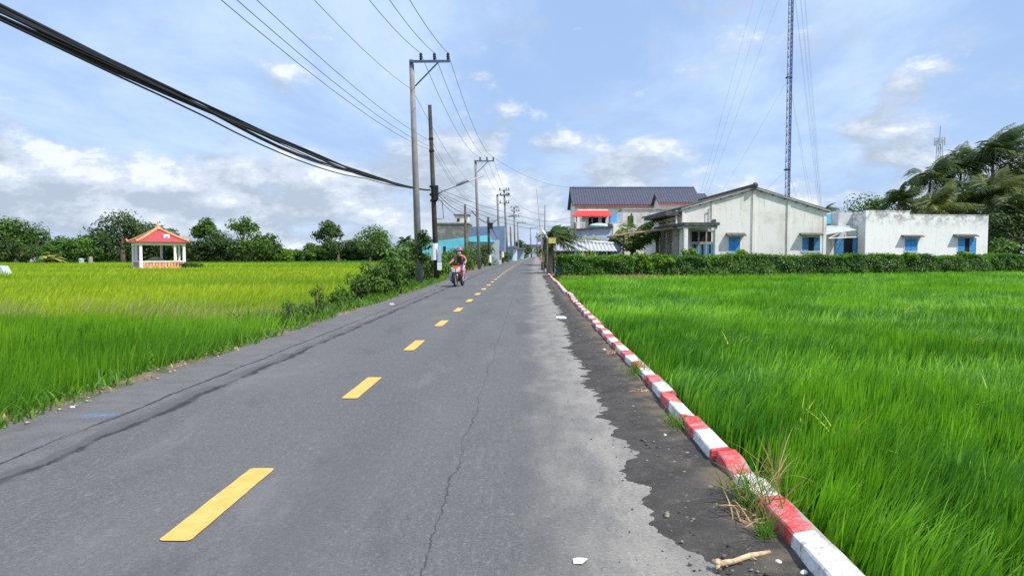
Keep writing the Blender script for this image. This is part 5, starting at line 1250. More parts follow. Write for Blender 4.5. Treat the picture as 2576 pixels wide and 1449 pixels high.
# ================================================================== TREES, PALMS, SHRUBS
def limb_tree(nm, label, X, Y, zb, h, w, mat, seed, trunk=0.3, puffs=16, per=120, leaf=0.42, cat='tree', group=None, bark='bark', shape=1.0, lean=0.0, low=0.22):
    """tapered trunk, limbs to every main puff, crown of leaf faces in uneven clumps"""
    q = np.random.default_rng(seed); t0 = thing(nm, label, cat, (X, Y, zb), 0, group); h *= 1.0; w *= 1.2; ch = h * (1 - low); cz = h * low + ch * .5; sp = []
    tries = 0
    while len(sp) < puffs and tries < 999:
        tries += 1
        d = unit(1, q)[0]; k = .35 + .6 * q.random() ** .5; f = 1.0 - shape * .35 * max(0, d[2]); c = np.array([d[0] * w * .5 * k * f + lean * (cz + d[2] * ch * .4) / h, d[1] * w * .42 * k * f, cz + d[2] * ch * .42 * k])
        s = (.15 + .15 * q.random()) * min(w, ch * 1.3); sp.append((c, (s * 1.15, s, s * .82)))
    V, Fc, T = cloud(sp, per, leaf, q, .55, .5, .42); npmesh('crown', V, [Fc], M[mat], t0, tint=T)
    b = MB(); r0 = trunk; tp = Vector((lean * .5, 0, h * .55)); b.tube([(0, 0, -.4), (0, 0, h * low * .6), tuple(tp * .8), tuple(tp)], [r0 * 1.2, r0, r0 * .7, r0 * .45], 8)
    for c, s in sp[:9]:
        st = tp * (.45 + .5 * q.random()); c = Vector(c); m = st.lerp(c, .5) + Vector((0, 0, -.08 * h * q.random())); b.tube([st, m, c], [r0 * .4, r0 * .25, r0 * .08], 5)
    b.build('trunk', M[bark], t0, smooth=True)
    return t0
def px_tree(nm, label, px, py, wpx, Y, zb, mat, seed, **k):
    p = at(px, py, Y); return limb_tree(nm, label, p.x, Y, zb, p.z - zb, wpx / F * Y, mat, seed, **k)
GL = 'trees along the far side of the left paddies'; zl = -.15
for i, (px, py, wp, Y, m, lab, kw) in enumerate([
    (22, 545, 120, 100, 'leaf_mid', 'broad rounded green tree at the far left edge of the tree line', dict(puffs=24)),
    (86, 577, 75, 103, 'leaf_mid', 'medium round tree right of the far left broad tree', {}),
    (20, 606, 110, 97, 'leaf_dark', 'low dark bushy tree under the far left broad tree', dict(low=.05)),
    (150, 598, 80, 99, 'leaf_bright', 'fresh green bushy tree behind the yellowing banana clump', dict(low=.08)),
    (197, 596, 80, 98, 'leaf_bright', 'bright green rounded tree left of the dark pavilion tree', dict(low=.08)),
    (243, 588, 75, 101, 'leaf_dark', 'dark shaggy tree between the bright tree and the tallest dark tree', dict(low=.08)),
    (306, 536, 112, 106, 'leaf_dark', 'tallest dark tree directly left of the pavilion roof', dict(puffs=26, low=.2, trunk=.45)),
    (392, 560, 110, 114, 'leaf_dark', 'spreading dark tree rising behind the pavilion roof', dict(puffs=22)),
    (360, 600, 120, 116, 'leaf_mid', 'green bushy tree seen through the pavilion', dict(low=.03)),
    (450, 605, 70, 110, 'leaf_mid', 'low green tree just right of the pavilion', dict(low=.05)),
    (519, 548, 56, 110, 'leaf_mid', 'pointed tree with ragged top right of the pavilion', dict(low=.35, shape=1.6)),
    (500, 594, 78, 107, 'leaf_dark', 'dark bushy tree under the pointed ragged tree', dict(low=.04)),
    (556, 590, 90, 108, 'leaf_dark', 'dense dark tree left of the lollipop shaped tree', dict(low=.04)),
    (610, 541, 52, 113, 'leaf_bright', 'slender tree with a small lollipop crown', dict(low=.58, puffs=9)),
    (640, 574, 88, 108, 'leaf_mid', 'rounded grey green tree right of the lollipop shaped tree', dict(low=.06, puffs=20)),
    (676, 588, 46, 110, 'leaf_mid', 'narrow tree at the right end of the middle clump', dict(low=.05)),
    (712, 626, 58, 113, 'leaf_lime', 'low lime green bush in the gap of the tree line', dict(low=.02)),
    (760, 628, 62, 115, 'leaf_bright', 'low mid green bush in the gap of the tree line', dict(low=.02)),
    (786, 610, 44, 117, 'leaf_mid', 'ragged small tree left of the tall narrow tree', dict(low=.06)),
    (828, 546, 56, 120, 'leaf_dark', 'tall narrow tree with twin spiky tips', dict(low=.1, shape=1.3, puffs=20)),
    (850, 600, 90, 117, 'leaf_dark', 'wide dark tree at the foot of the tall narrow tree', dict(low=.04)),
    (892, 603, 54, 119, 'leaf_mid', 'small tree left of the big round right tree', dict(low=.05)),
    (945, 570, 88, 122, 'leaf_bright', 'big round bright topped tree at the right end of the tree line', dict(low=.12, puffs=22)),
    (930, 606, 96, 119, 'leaf_dark', 'dark tree below the big round bright topped tree', dict(low=.03)),
    (1035, 604, 70, 128, 'leaf_mid', 'green tree just left of the nearest tall pole', dict(low=.03)),
]):
    px_tree('broadleaf_tree', lab, px, py, wp, Y, zl, m, 300 + i, group=GL, **{**dict(per=130, leaf=.42), **kw})
# dark undergrowth that closes the foot of the tree line
sp = []; q = np.random.default_rng(77)
for i in range(520):
    t = i / 520; px = -140 + 1230 * t + q.normal() * 8; Y = 102 + 22 * t + q.random() * 6; p = at(px, 650, Y)
    top = np.interp(px, [-150, 0, 150, 250, 480, 690, 715, 790, 805, 900, 1000, 1100], [596, 600, 608, 602, 612, 606, 634, 634, 612, 608, 614, 622]); hh = max(.8, at(px, top, Y).z) * (.35 + .65 * q.random()); sp.append(((p.x, Y, hh * .55), (1.1 + .8 * q.random(), 1.0, hh * .5)))
V, Fc, T = cloud(sp, 46, .40, q); kind(npmesh('undergrowth', V, [Fc], M['leaf_dark'], tint=T), 'stuff')

def fronds(q, n, L, el0, el1, wind, droop, nl=26, lw=.07, yaw=None, leaflet=.30, hang=.5):
    """palm leaves: rib plus two rows of leaflets"""
    V = []; Fs = []; T = []; o = 0; b = MB()
    for i in range(n):
        az = 2 * math.pi * (i * .382 + q.random() * .12) if yaw is None else yaw[i]; el = el0 + (el1 - el0) * q.random(); l = L * (.8 + .35 * q.random()); d0 = np.array([math.cos(az) * math.cos(el), math.sin(az) * math.cos(el), math.sin(el)])
        ts = np.linspace(0, 1, nl); dr = droop * (.7 + .6 * q.random())
        P = l * (d0 * ts[:, None] + np.array([wind, wind * .25, 0]) * (ts ** 2.0)[:, None] * .9 + np.array([0, 0, -1]) * (ts ** 2.2)[:, None] * dr)
        tg = np.gradient(P, axis=0); tg /= np.linalg.norm(tg, axis=1, keepdims=True); side = np.cross(tg, [0, 0, 1]); side /= np.linalg.norm(side, axis=1, keepdims=True) + 1e-6
        k0 = [tuple(p) for p in P[::5]]; b.tube(k0, list(np.linspace(.045, .008, len(k0)) * L / 4), 4, False)
        base = q.random() * .5
        for sg in (-1, 1):
            ll = l * leaflet * np.sin(np.pi * (.18 + .78 * ts)) * (.85 + .3 * q.random(nl)); d = side * sg * .8 + tg * .55 + np.array([wind * .6, 0, -hang]) + q.normal(size=(nl, 3)) * .10
            d /= np.linalg.norm(d, axis=1, keepdims=True); m = slice(3, None); p0 = P[m]; pe = p0 + d[m] * ll[m, None]; pm = p0 + d[m] * ll[m, None] * .5 + np.array([0, 0, .03 * l]) ; w = tg[m] * lw * .5
            vv = np.stack([p0 - w * .6, p0 + w * .6, pm + w, pm - w, pe], 1).reshape(-1, 3); kk = np.arange(len(p0))[:, None] * 5 + o
            V.append(vv); Fs.append((kk + [[0, 1, 2, 3]], kk + [[3, 2, 4]])); T.append(np.full(len(vv), np.clip(base + .5 * q.random(), 0, 1))); o += len(vv)
    return np.concatenate(V), [np.concatenate([f[0] for f in Fs]), np.concatenate([f[1] for f in Fs])], np.concatenate(T), b
def palm(nm, label, X, Y, zb, h, L, seed, n=20, wind=.45, droop=.45, lean=.3, mat='palm', group=None, tr=.16, el=(-.1, 1.25), lw=.07, nl=26, leaflet=.30, hang=.5, yaw=None):
    q = np.random.default_rng(seed); t0 = thing(nm, label, 'palm', (X, Y, zb), 0, group)
    pts = [Vector((lean * (t ** 1.6), 0, -.3 + (h + .3) * t)) for t in np.linspace(0, 1, 9)]; MB().tube(pts, [tr * (1.35 - .6 * t) for t in np.linspace(0, 1, 9)], 9).build('trunk', M['palm_bark'], t0, smooth=True)
    V, polys, T, b = fronds(q, n, L, el[0], el[1], wind, droop, nl, lw, yaw, leaflet, hang); c = npmesh('crown', V, polys, M[mat], t0, tint=T); c.location = pts[-1]; r_ = b.build('rib', M['stem'], c)
    return t0
GP = 'wind bent coconut palms behind the flat roofed house'
for i, (px, py, Y, L, n, m, lab, wd) in enumerate([
    (2262, 505, 78, 2.6, 15, 'palm', 'leftmost coconut palm over the flat roof', .5), (2340, 452, 82, 3.5, 17, 'palm', 'second coconut palm with upright fronds blown back', .5),
    (2352, 520, 74, 3.2, 15, 'palm_dry', 'low olive palm with hanging fronds behind the roof step', .45), (2418, 425, 82, 3.8, 18, 'palm', 'tall feathery palm between the second and the tallest palm', .55),
    (2440, 505, 76, 3.3, 16, 'palm', 'low dark palm behind the middle of the flat roof', .45), (2500, 385, 80, 4.4, 24, 'palm', 'tallest coconut palm streaming to the right', .75),
    (2500, 485, 75, 3.6, 18, 'palm_dry', 'olive green palm below the tallest palm', .5), (2575, 430, 78, 3.9, 20, 'palm', 'coconut palm at the right edge of the photo', .55), (2560, 530, 70, 3.2, 18, 'palm', 'low dark palm right of the flat roofed house', .4)]):
    p = at(px, py, Y); palm('coconut_palm', lab, p.x - .3, Y, -.1, p.z, L * 1.2, 540 + i, int(n * 1.45), wd, .36, .3, m, GP, lw=.11, el=(-.4, 1.5), leaflet=.36, hang=.6, nl=34)
GR = 'trees behind the flat roofed house'
for i, (px, py, wp, Y, m, lab, kw) in enumerate([
    (2135, 521, 70, 92, 'leaf_dark', 'low dark tree just right of the hall roof end', dict(low=.2)), (2195, 482, 105, 86, 'leaf_mid', 'olive green tree left of the palms behind the annex', {}),
    (2250, 492, 115, 88, 'leaf_dark', 'dark tree mass behind the raised parapet', {}), (2325, 475, 115, 86, 'leaf_dark', 'dark tree between the two left palms', dict(puffs=20)), (2400, 450, 135, 90, 'leaf_dark', 'dark broad tree behind the middle palms', dict(puffs=24)),
    (2470, 430, 130, 92, 'leaf_dark', 'dark broad tree behind the tallest palm', dict(puffs=24)), (2560, 395, 140, 86, 'leaf_dark', 'tall dark tree at the right edge behind the palms', dict(puffs=28, low=.05)),
    (2540, 520, 130, 69, 'leaf_dark', 'dark shady tree right beside the flat roofed house', dict(low=.02, puffs=24)), (2650, 470, 170, 76, 'leaf_dark', 'dark tree partly cut by the right edge of the photo', dict(low=.03, puffs=24)),
    (2525, 600, 56, 64, 'leaf_bright', 'low sunlit shrub at the right corner of the flat roofed house', dict(low=.02))]):
    px_tree('broadleaf_tree', lab, px, py, wp, Y, -.1, m, 400 + i, group=GR, **{**dict(per=130, leaf=.34, trunk=.25), **kw})
# yard palms and bananas
p = at(1396, 598, 48.3); palm('feather_palm', 'dense dark palm blown to the right beside the road behind the yellow sign', p.x - .3, 48.3, 0, p.z, 1.55, 601, 60, .75, .6, .1, 'palm', None, .14, (-.4, 1.45), .08, 24, .42, .7)
p = at(1368, 600, 58); limb_tree('broadleaf_tree', 'dark ragged small tree at the road edge left of the blown palm', p.x - .1, 58.6, -.05, at(1368, 575, 58).z, 1.3, 'leaf_dark', 602, .12, 10, 90, .16, low=.1)
p = at(1598, 618, 55); palm('young_coconut_palm', 'young coconut palm with upright fronds between the houses', p.x - .3, 55, -.1, 1.5, 4.6, 603, 13, .30, .38, .05, 'palm_fresh', None, .16, (.75, 1.4), .085, 38, .23, .6, [.15, -.45, .6, 3.0, 3.5, 2.5, 1.4, -1.5, -.1, .35, 2.8, -.7, .9])
p = at(1590, 640, 54); palm('young_coconut_palm', 'small drooping coconut seedling in front of the taller young palm', p.x + .8, 53.5, -.1, .5, 2.6, 604, 5, .3, .6, .05, 'palm', None, .15, (.2, 1.3), .06, 26, .3)
def banana(label, X, Y, zb, h, n, L, seed, mats=('banana',), group=None):
    q = np.random.default_rng(seed); t0 = thing('banana_plant', label, 'banana plant', (X, Y, zb), 0, group); V = {m: [] for m in mats}; Fs = {m: [] for m in mats}; T = {m: [] for m in mats}
    MB().tube([(0, 0, -.3), (0, 0, h * .5), (.05, 0, h)], [.14, .11, .06], 9).build('stem', M['stem'], t0, smooth=True)
    for i in range(n):
        az = q.random() * 6.28; el = .2 + 1.1 * q.random(); l = L * (.7 + .5 * q.random()); d0 = np.array([math.cos(az) * math.cos(el), math.sin(az) * math.cos(el), math.sin(el)]); ts = np.linspace(0, 1, 9)
        P = np.array([0, 0, h]) + l * (d0 * ts[:, None] + np.array([.25, 0, 0]) * (ts ** 2)[:, None] - np.array([0, 0, 1]) * (ts ** 2)[:, None] * .65); tg = np.gradient(P, axis=0); tg /= np.linalg.norm(tg, axis=1, keepdims=True); sd_ = np.cross(tg, [0, 0, 1]); sd_ /= np.linalg.norm(sd_, axis=1, keepdims=True) + 1e-6
        w = l * .15 * np.sin(np.pi * np.clip(.05 + .93 * ts, 0, 1)) ** .6 * (.85 + .3 * q.random(9)); dn = np.array([0, 0, -.25])
        m = mats[i % len(mats)]; o = sum(len(v) for v in V[m]); V[m].append(np.stack([P + (sd_ + dn) * w[:, None], P, P + (-sd_ + dn) * w[:, None]], 1).reshape(-1, 3)); k = np.arange(8)[:, None] * 3 + o
        Fs[m].append(np.concatenate([k + [[0, 1, 4, 3]], k + [[1, 2, 5, 4]]])); T[m].append(np.full(27, q.random()))
    for m in mats:
        if V[m]: npmesh('leaf_crown', np.concatenate(V[m]), [np.concatenate(Fs[m])], M[m], t0, tint=np.concatenate(T[m]))
    return t0
for i, (px, py, Y, h, n, L, mats, lab) in enumerate([
    (1668, 618, 51, 1.1, 9, 1.5, ('banana', 'banana_dry'), 'banana plant with one yellow drooping leaf left of the hall porch'), (1648, 625, 52, 1.0, 8, 1.3, ('banana',), 'dark green banana plant beside the young coconut palm'),
    (972, 612, 112, 1.6, 9, 2.0, ('banana',), 'left banana plant of the clump before the nearest pole'), (1000, 605, 114, 2.2, 10, 2.2, ('banana',), 'middle banana plant of the clump before the nearest pole'), (1026, 612, 112, 1.8, 9, 2.0, ('banana',), 'right banana plant of the clump before the nearest pole'),
    (112, 632, 92, .9, 9, 2.0, ('banana_dry', 'banana'), 'yellowing banana clump at the foot of the left trees'), (132, 640, 92, .7, 8, 1.9, ('banana_dry',), 'straw yellow banana plant right of the yellowing clump')]):
    p = at(px, py, Y); banana(lab, p.x, Y, -.1, h, n, L, 700 + i, mats)
p = at(130, 588, 100); palm('coconut_palm', 'single small palm top above the left trees', p.x, 108, -.2, at(130, 600, 108).z, 1.7, 720, 16, .3, .5, .2, 'palm', GL, lw=.12)
for i, (px, py) in enumerate(((1012, 597), (1052, 592), (1072, 600))):
    p = at(px, py, 150); palm('coconut_palm', ('left', 'middle', 'right')[i] + ' of three far small palm tops behind the nearest pole', p.x, 150, -.2, p.z - .8, 2.6, 725 + i, 16, .3, .5, .3, 'palm', 'far palms behind the nearest pole', lw=.2)
p = at(2090, 535, 95); palm('coconut_palm', 'far palm top peeking over the right end of the hall roof', p.x, 98, -.2, at(2090, 528, 98).z, 2.0, 730, 12, .6, .4, .3, 'palm', GP, lw=.12)
# bushes in the yard
def bush(nm, label, X, Y, zb, h, w, mat, seed, per=110, leaf=.10, puffs=12, group=None, stemr=.025, cat='shrub'):
    q = np.random.default_rng(seed); t0 = thing(nm, label, cat, (X, Y, zb), 0, group); sp = []
    for i in range(puffs):
        a = q.random() * 6.28; k = q.random() ** .5; z = h * (.15 + .72 * q.random()); f = 1 - .45 * z / h; s = (.18 + .14 * q.random()) * min(w, h)
        sp.append((np.array([math.cos(a) * w * .5 * k * f, math.sin(a) * w * .5 * k * f, z]), (s, s, s * .9)))
    V, Fc, T = cloud(sp, per, leaf, q, .5, .6, .4); npmesh('foliage', V, [Fc], M[mat], t0, tint=T); b = MB()
    for c, s in sp[:8]: b.tube([(c[0] * .12, c[1] * .12, -.1), (c[0] * .5, c[1] * .5, c[2] * .5), tuple(c)], [stemr, stemr * .7, stemr * .3], 5)
    b.build('stems', M['bark'], t0); return t0
p = at(1488, 605, 56); bush('flowering_shrub', 'cream flecked shrub in front of the pale blue wall', p.x, 56, 0, at(1488, 590, 56).z, 2.6, 'white_leaf', 740, 90, .2, 16)
for i, (px, lab) in enumerate(((1478, 'yellow striped sword leaf plant beside the turquoise post'), (1490, 'green sword leaf plant right of the turquoise post'))):
    p = at(px, 640, 45.2); t0 = thing('sword_plant', lab, 'plant', (p.x, 45.2, 0)); q = np.random.default_rng(750 + i); n = 16; a = q.random(n) * 6.28
    v, qd, t, ti = blades(np.zeros((n, 2)), 0, 1.5 + .35 * q.random(n), .10 * np.ones(n), np.stack([np.cos(a), np.sin(a)], 1), .2 + .35 * q.random(n), q.random(n), 4, q); npmesh('leaf_fan', v, [qd, t], M['yellow_leaf' if i == 0 else 'weed'], t0, tint=ti)
bush('young_tree', 'small bare twigged shrub behind the hedge in front of the hall wall', at(1905, 640, 47.5).x, 48.3, 0, 1.85, .9, 'leaf_mid', 760, 14, .10, 9)

# ---- hedge that closes the right paddy
def hedge(pts, zb, h, dep, mat, seed, label, n_per_m2=150, leaf=.11):
    q = np.random.default_rng(seed); o = Vector((pts[0][0], pts[0][1], zb)); t0 = thing('hedge', label, 'hedge', o); P = []; N = []; TT = []; b = MB()
    for (xa, ya), (xb, yb) in zip(pts[:-1], pts[1:]):
        d = np.array([xb - xa, yb - ya]); L_ = np.linalg.norm(d); d /= L_; nr = np.array([d[1], -d[0]])
        for face in ('front', 'top', 'back', 'in'):
            m = int(L_ * (h if face != 'top' else dep) * n_per_m2 * {'front': 1.6, 'top': 2.2, 'back': .5, 'in': 1.0}[face]); s = q.random(m) * L_; px = xa + d[0] * s; py = ya + d[1] * s
            hl = h * (.90 + .36 * (fbm(px * .9, py * .9, 4) - .38)); u = q.random(m) * hl
            bul = (fbm(px * 1.6, u * 1.6 + 9, 3) - .5) * .55 * dep
            if face == 'front': off = dep * .5 + bul + q.normal(size=m) * .04; z = u; nn = np.stack([nr[0] * np.ones(m), nr[1] * np.ones(m), .35 * np.ones(m)], 1)
            elif face == 'back': off = -dep * .5 - bul; z = u; nn = np.stack([-nr[0] * np.ones(m), -nr[1] * np.ones(m), .35 * np.ones(m)], 1)
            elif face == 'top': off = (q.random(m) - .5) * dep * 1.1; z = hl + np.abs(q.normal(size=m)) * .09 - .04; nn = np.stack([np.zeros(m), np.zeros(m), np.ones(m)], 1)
            else: off = (q.random(m) - .5) * dep * .8; z = u * .9; nn = unit(m, q)
            keep = (z > .04 + .16 * q.random(m)) | (q.random(m) < .6)
            pp = np.stack([px + nr[0] * off - o.x, py + nr[1] * off - o.y, z], 1)[keep]; P.append(pp); TT.append(np.full(len(pp), .36 if face == 'top' else 0.)); k = nn[keep] + unit(keep.sum(), q) * .75; N.append(k / np.linalg.norm(k, axis=1, keepdims=True))  # lighter tint on top: new shoots, and sunlight painted into the leaf colour
        s = 0.2
        while s < L_:
            x, y = xa + d[0] * s - o.x, ya + d[1] * s - o.y; b.tube([(x, y, -.2), (x + q.normal() * .08, y + q.normal() * .08, h * .45), (x + q.normal() * .15, y + q.normal() * .15, h * .85)], [.025, .02, .008], 5); s += .35 + .3 * q.random()
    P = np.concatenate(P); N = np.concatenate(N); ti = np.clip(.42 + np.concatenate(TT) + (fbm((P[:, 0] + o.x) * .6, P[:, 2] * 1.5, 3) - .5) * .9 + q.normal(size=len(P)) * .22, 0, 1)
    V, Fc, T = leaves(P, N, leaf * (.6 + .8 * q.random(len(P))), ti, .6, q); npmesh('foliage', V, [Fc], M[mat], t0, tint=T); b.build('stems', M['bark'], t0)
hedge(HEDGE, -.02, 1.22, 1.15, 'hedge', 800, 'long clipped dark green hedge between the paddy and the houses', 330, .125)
def creeper(px, py, wpx, hpx, Y, label, seed, n=18):
    q = np.random.default_rng(seed); p = at(px, py, Y); s = Y / F; sp = [(((q.random() - .5) * wpx * s, (q.random() - .5) * .6, (q.random() - .5) * hpx * s), (.22, .2, .18)) for _ in range(n)]
    V, Fc, T = cloud(sp, 70, .13, q, .5, .7); t0 = npmesh('creeper', V, [Fc], M['leaf_lime'], tint=T); t0.location = p; tag(t0, label, 'creeper', 'light green creepers over the hedge')
creeper(1605, 655, 55, 22, 42.4, 'lime green creeper draped over the left part of the hedge', 811, 22); creeper(1650, 660, 90, 16, 43.2, 'lime green creeper on the hedge below the banana plant', 812, 22)
creeper(1735, 640, 30, 24, 45, 'tall lime sprig rising from the hedge before the white porch column', 813, 9); creeper(1432, 652, 60, 10, 41.4, 'pale green shoots on the left end of the hedge', 814, 12)
creeper(1868, 640, 22, 14, 46.2, 'small sprig above the hedge under the hall window', 815, 6); creeper(2290, 640, 26, 14, 50.0, 'leafy sprig in front of the middle blue window', 816, 7); creeper(2428, 640, 24, 12, 52, 'leafy sprig in front of the right blue window', 817, 6)
# dry grass and clods at the foot of the hedge corner
P = scatter(120, 1.9, 9, 38.2, 42.5, lambda x, y: (y < hedge_y(x) - .7) & (y > hedge_y(x) - 2.6) & (fbm(x * .8, y * .8) > .5), np.random.default_rng(31)); q = np.random.default_rng(32); a = q.random(len(P)) * 6.28
v, qd, t, ti = blades(P, -.15, .28 + .12 * q.random(len(P)), .03 * np.ones(len(P)), np.stack([np.cos(a), np.sin(a)], 1), .3 + .5 * q.random(len(P)), q.random(len(P)), 3, q); kind(npmesh('dry_bank_grass', v, [qd, t], M['dry'], tint=ti), 'stuff')

# ---- shrubs along the left verge
GS = 'shrubs along the left road verge'
for i, (X, Y, h, w, m, leaf, lab) in enumerate([
    (-4.75, 13.9, .5, .5, 'leaf_bright', .05, 'first small weedy bush where the pale bund meets the road'), (-4.7, 15.1, .42, .6, 'leaf_bright', .05, 'second small bush past the pale bund'), (-4.9, 16.4, .75, .4, 'leaf_mid', .055, 'thin upright bush before the white litter'),
    (-4.85, 18.2, .6, .7, 'leaf_bright', .065, 'low dark bush beside the white litter'), (-4.9, 20.2, .85, .75, 'leaf_mid', .08, 'dark round shrub left of the biggest verge shrub'), (-4.95, 22.6, 1.1, 1.0, 'leaf_mid', .1, 'dark leafy shrub joined to the biggest verge shrub'), (-4.85, 24.3, 1.3, 1.35, 'leaf_mid', .11, 'biggest bright topped verge shrub before the nearest pole'),
    (-5.0, 26.6, 1.0, .9, 'leaf_bright', .1, 'yellowish green shrub at the foot of the nearest pole'), (-5.15, 28.4, 1.25, .6, 'leaf_dark', .1, 'narrow dark shrub left of the nearest pole'), (-5.3, 31.5, 1.1, 1.1, 'leaf_mid', .1, 'shrub directly behind the nearest pole'),
    (-5.3, 34.0, 1.2, 1.3, 'leaf_dark', .11, 'dark shrub between the two near poles'), (-5.2, 37.6, 1.2, 1.2, 'leaf_mid', .12, 'shrub around the foot of the dark cable pole'), (-5.4, 41.5, 1.35, 1.8, 'leaf_bright', .13, 'leafy shrub left of the scooter rider'), (-5.2, 46.0, 1.5, 2.0, 'leaf_mid', .14, 'dense shrub directly behind the scooter rider'),
    (-5.3, 52.0, 1.8, 2.3, 'leaf_mid', .15, 'tall shrub right of the rider helmet'), (-5.3, 58.0, 1.7, 2.3, 'leaf_dark', .15, 'dark shrub before the second armed pole'), (-5.4, 66.0, 2.3, 2.6, 'leaf_mid', .16, 'shrub behind the second armed pole'), (-5.3, 75, 1.9, 2.2, 'leaf_dark', .18, 'dark shrub left of the short black pole'),
    (-5.2, 84, 2.6, 2.4, 'leaf_mid', .2, 'tall shrub right of the short black pole'), (-5.2, 94, 2.2, 2.2, 'leaf_dark', .2, 'shrub at the foot of the third armed pole'), (-5.0, 112, 1.5, 3.0, 'leaf_bright', .24, 'bright low bush under the triple arm pole'), (-4.9, 128, 1.5, 3.4, 'leaf_bright', .26, 'bright bush before the far left stalls'), (-4.4, 168, 2.6, 4.5, 'leaf_mid', .34, 'far roadside bush behind the small second rider'),
    (-4.0, 210, 5.0, 6, 'leaf_dark', .5, 'dark tree clump at the left of the road end'), (2.1, 60.5, 1.7, 1.2, 'leaf_dark', .14, 'dark bush at the right road edge beyond the lamp post'), (2.6, 78, 2.6, 2.2, 'leaf_dark', .2, 'dark roadside bush farther along the right edge'), (3.4, 100, 3.0, 3, 'leaf_mid', .26, 'green roadside bush on the right before the turquoise stall'), (6.8, 150, 4.2, 5, 'leaf_dark', .4, 'dark bushy tree on the right side of the far road'), (8.5, 240, 6, 7, 'leaf_dark', .55, 'dark tree clump closing the far end of the road'), (1.0, 300, 5.5, 9, 'leaf_dark', .6, 'far dark trees under the lavender warehouse')]):
    bush('verge_shrub', lab, X + (roff(Y) if X < 0 else 0), Y, -.05, h, w, m, 820 + i, 34 if Y < 17 else 70 if Y < 21 else 120 if Y < 60 else 80, leaf, 11 if Y < 19 else 16, GS)
p = p1.location; q = np.random.default_rng(871); sp = [((.06 + q.normal() * .16, -.16 + q.normal() * .06, 1.15 + 1.1 * q.random()), (.2, .14, .22)) for _ in range(13)]
V, Fc, T = cloud(sp, 70, .12, q); vn = npmesh('climbing_vine', V, [Fc], M['leaf_dark'], tint=T); vn.location = p; tag(vn, 'dark leafy vine climbing the nearest concrete pole', 'vine')
# ================================================================== SCOOTER AND RIDER
def skin(name, chains, mat, par, sub=1):
    """grow one continuous surface over joints: chains = list of [(point, radius) ...]; shared points join"""
    vs = []; es = []; rd = []; key = {}
    for ch in chains:
        prev = None
        for p, r in ch:
            k = tuple(round(c, 4) for c in p)
            if k not in key: key[k] = len(vs); vs.append(p); rd.append(r)
            if prev is not None and prev != key[k]: es.append((prev, key[k]))
            prev = key[k]
    me = bpy.data.meshes.new(name); me.from_pydata(vs, es, []); o = fin(bpy.data.objects.new(name, me), par); me.materials.append(M[mat])
    sk = o.modifiers.new('skin', 'SKIN'); sk.use_smooth_shade = True
    for i, r in enumerate(rd): me.skin_vertices[0].data[i].radius = (r, r) if not isinstance(r, tuple) else r
    me.skin_vertices[0].data[0].use_root = True
    ss_ = o.modifiers.new('sub', 'SUBSURF'); ss_.levels = sub; ss_.render_levels = sub
    return o
M['skin'] = plain('skin', (0.52, 0.30, 0.21), 0.6, 0.06, 10)
M['helmet'] = plain('helmet_pink', (0.45, 0.10, 0.19), 0.3, 0.08, 6)
M['jacket'] = plain('jacket_rose', (0.42, 0.17, 0.16), 0.85, 0.2, 9)
M['jacket2'] = plain('jacket_peach', (0.66, 0.33, 0.24), 0.85, 0.15, 9)
M['trousers'] = plain('trousers_lilac', (0.42, 0.40, 0.58), 0.85, 0.18, 9)
M['hair'] = plain('hair', (0.025, 0.014, 0.012), 0.5, 0.3, 30)
M['scoot_red'] = plain('scooter_orange_red', (0.55, 0.085, 0.035), 0.3, 0.06, 4)
M['scoot_black'] = plain('scooter_black', (0.012, 0.012, 0.013), 0.35, 0.1, 4)
M['lens'] = plain('headlight_lens', (0.5, 0.52, 0.55), 0.15, 0.03, 4)
M['seat'] = plain('seat_vinyl', (0.02, 0.02, 0.02), 0.5, 0.1, 6)
M['dark_cloth'] = plain('dark_clothes', (0.05, 0.035, 0.03), 0.85, 0.2, 6)
M['pale_cloth'] = plain('pale_shirt', (0.62, 0.55, 0.42), 0.85, 0.1, 6)
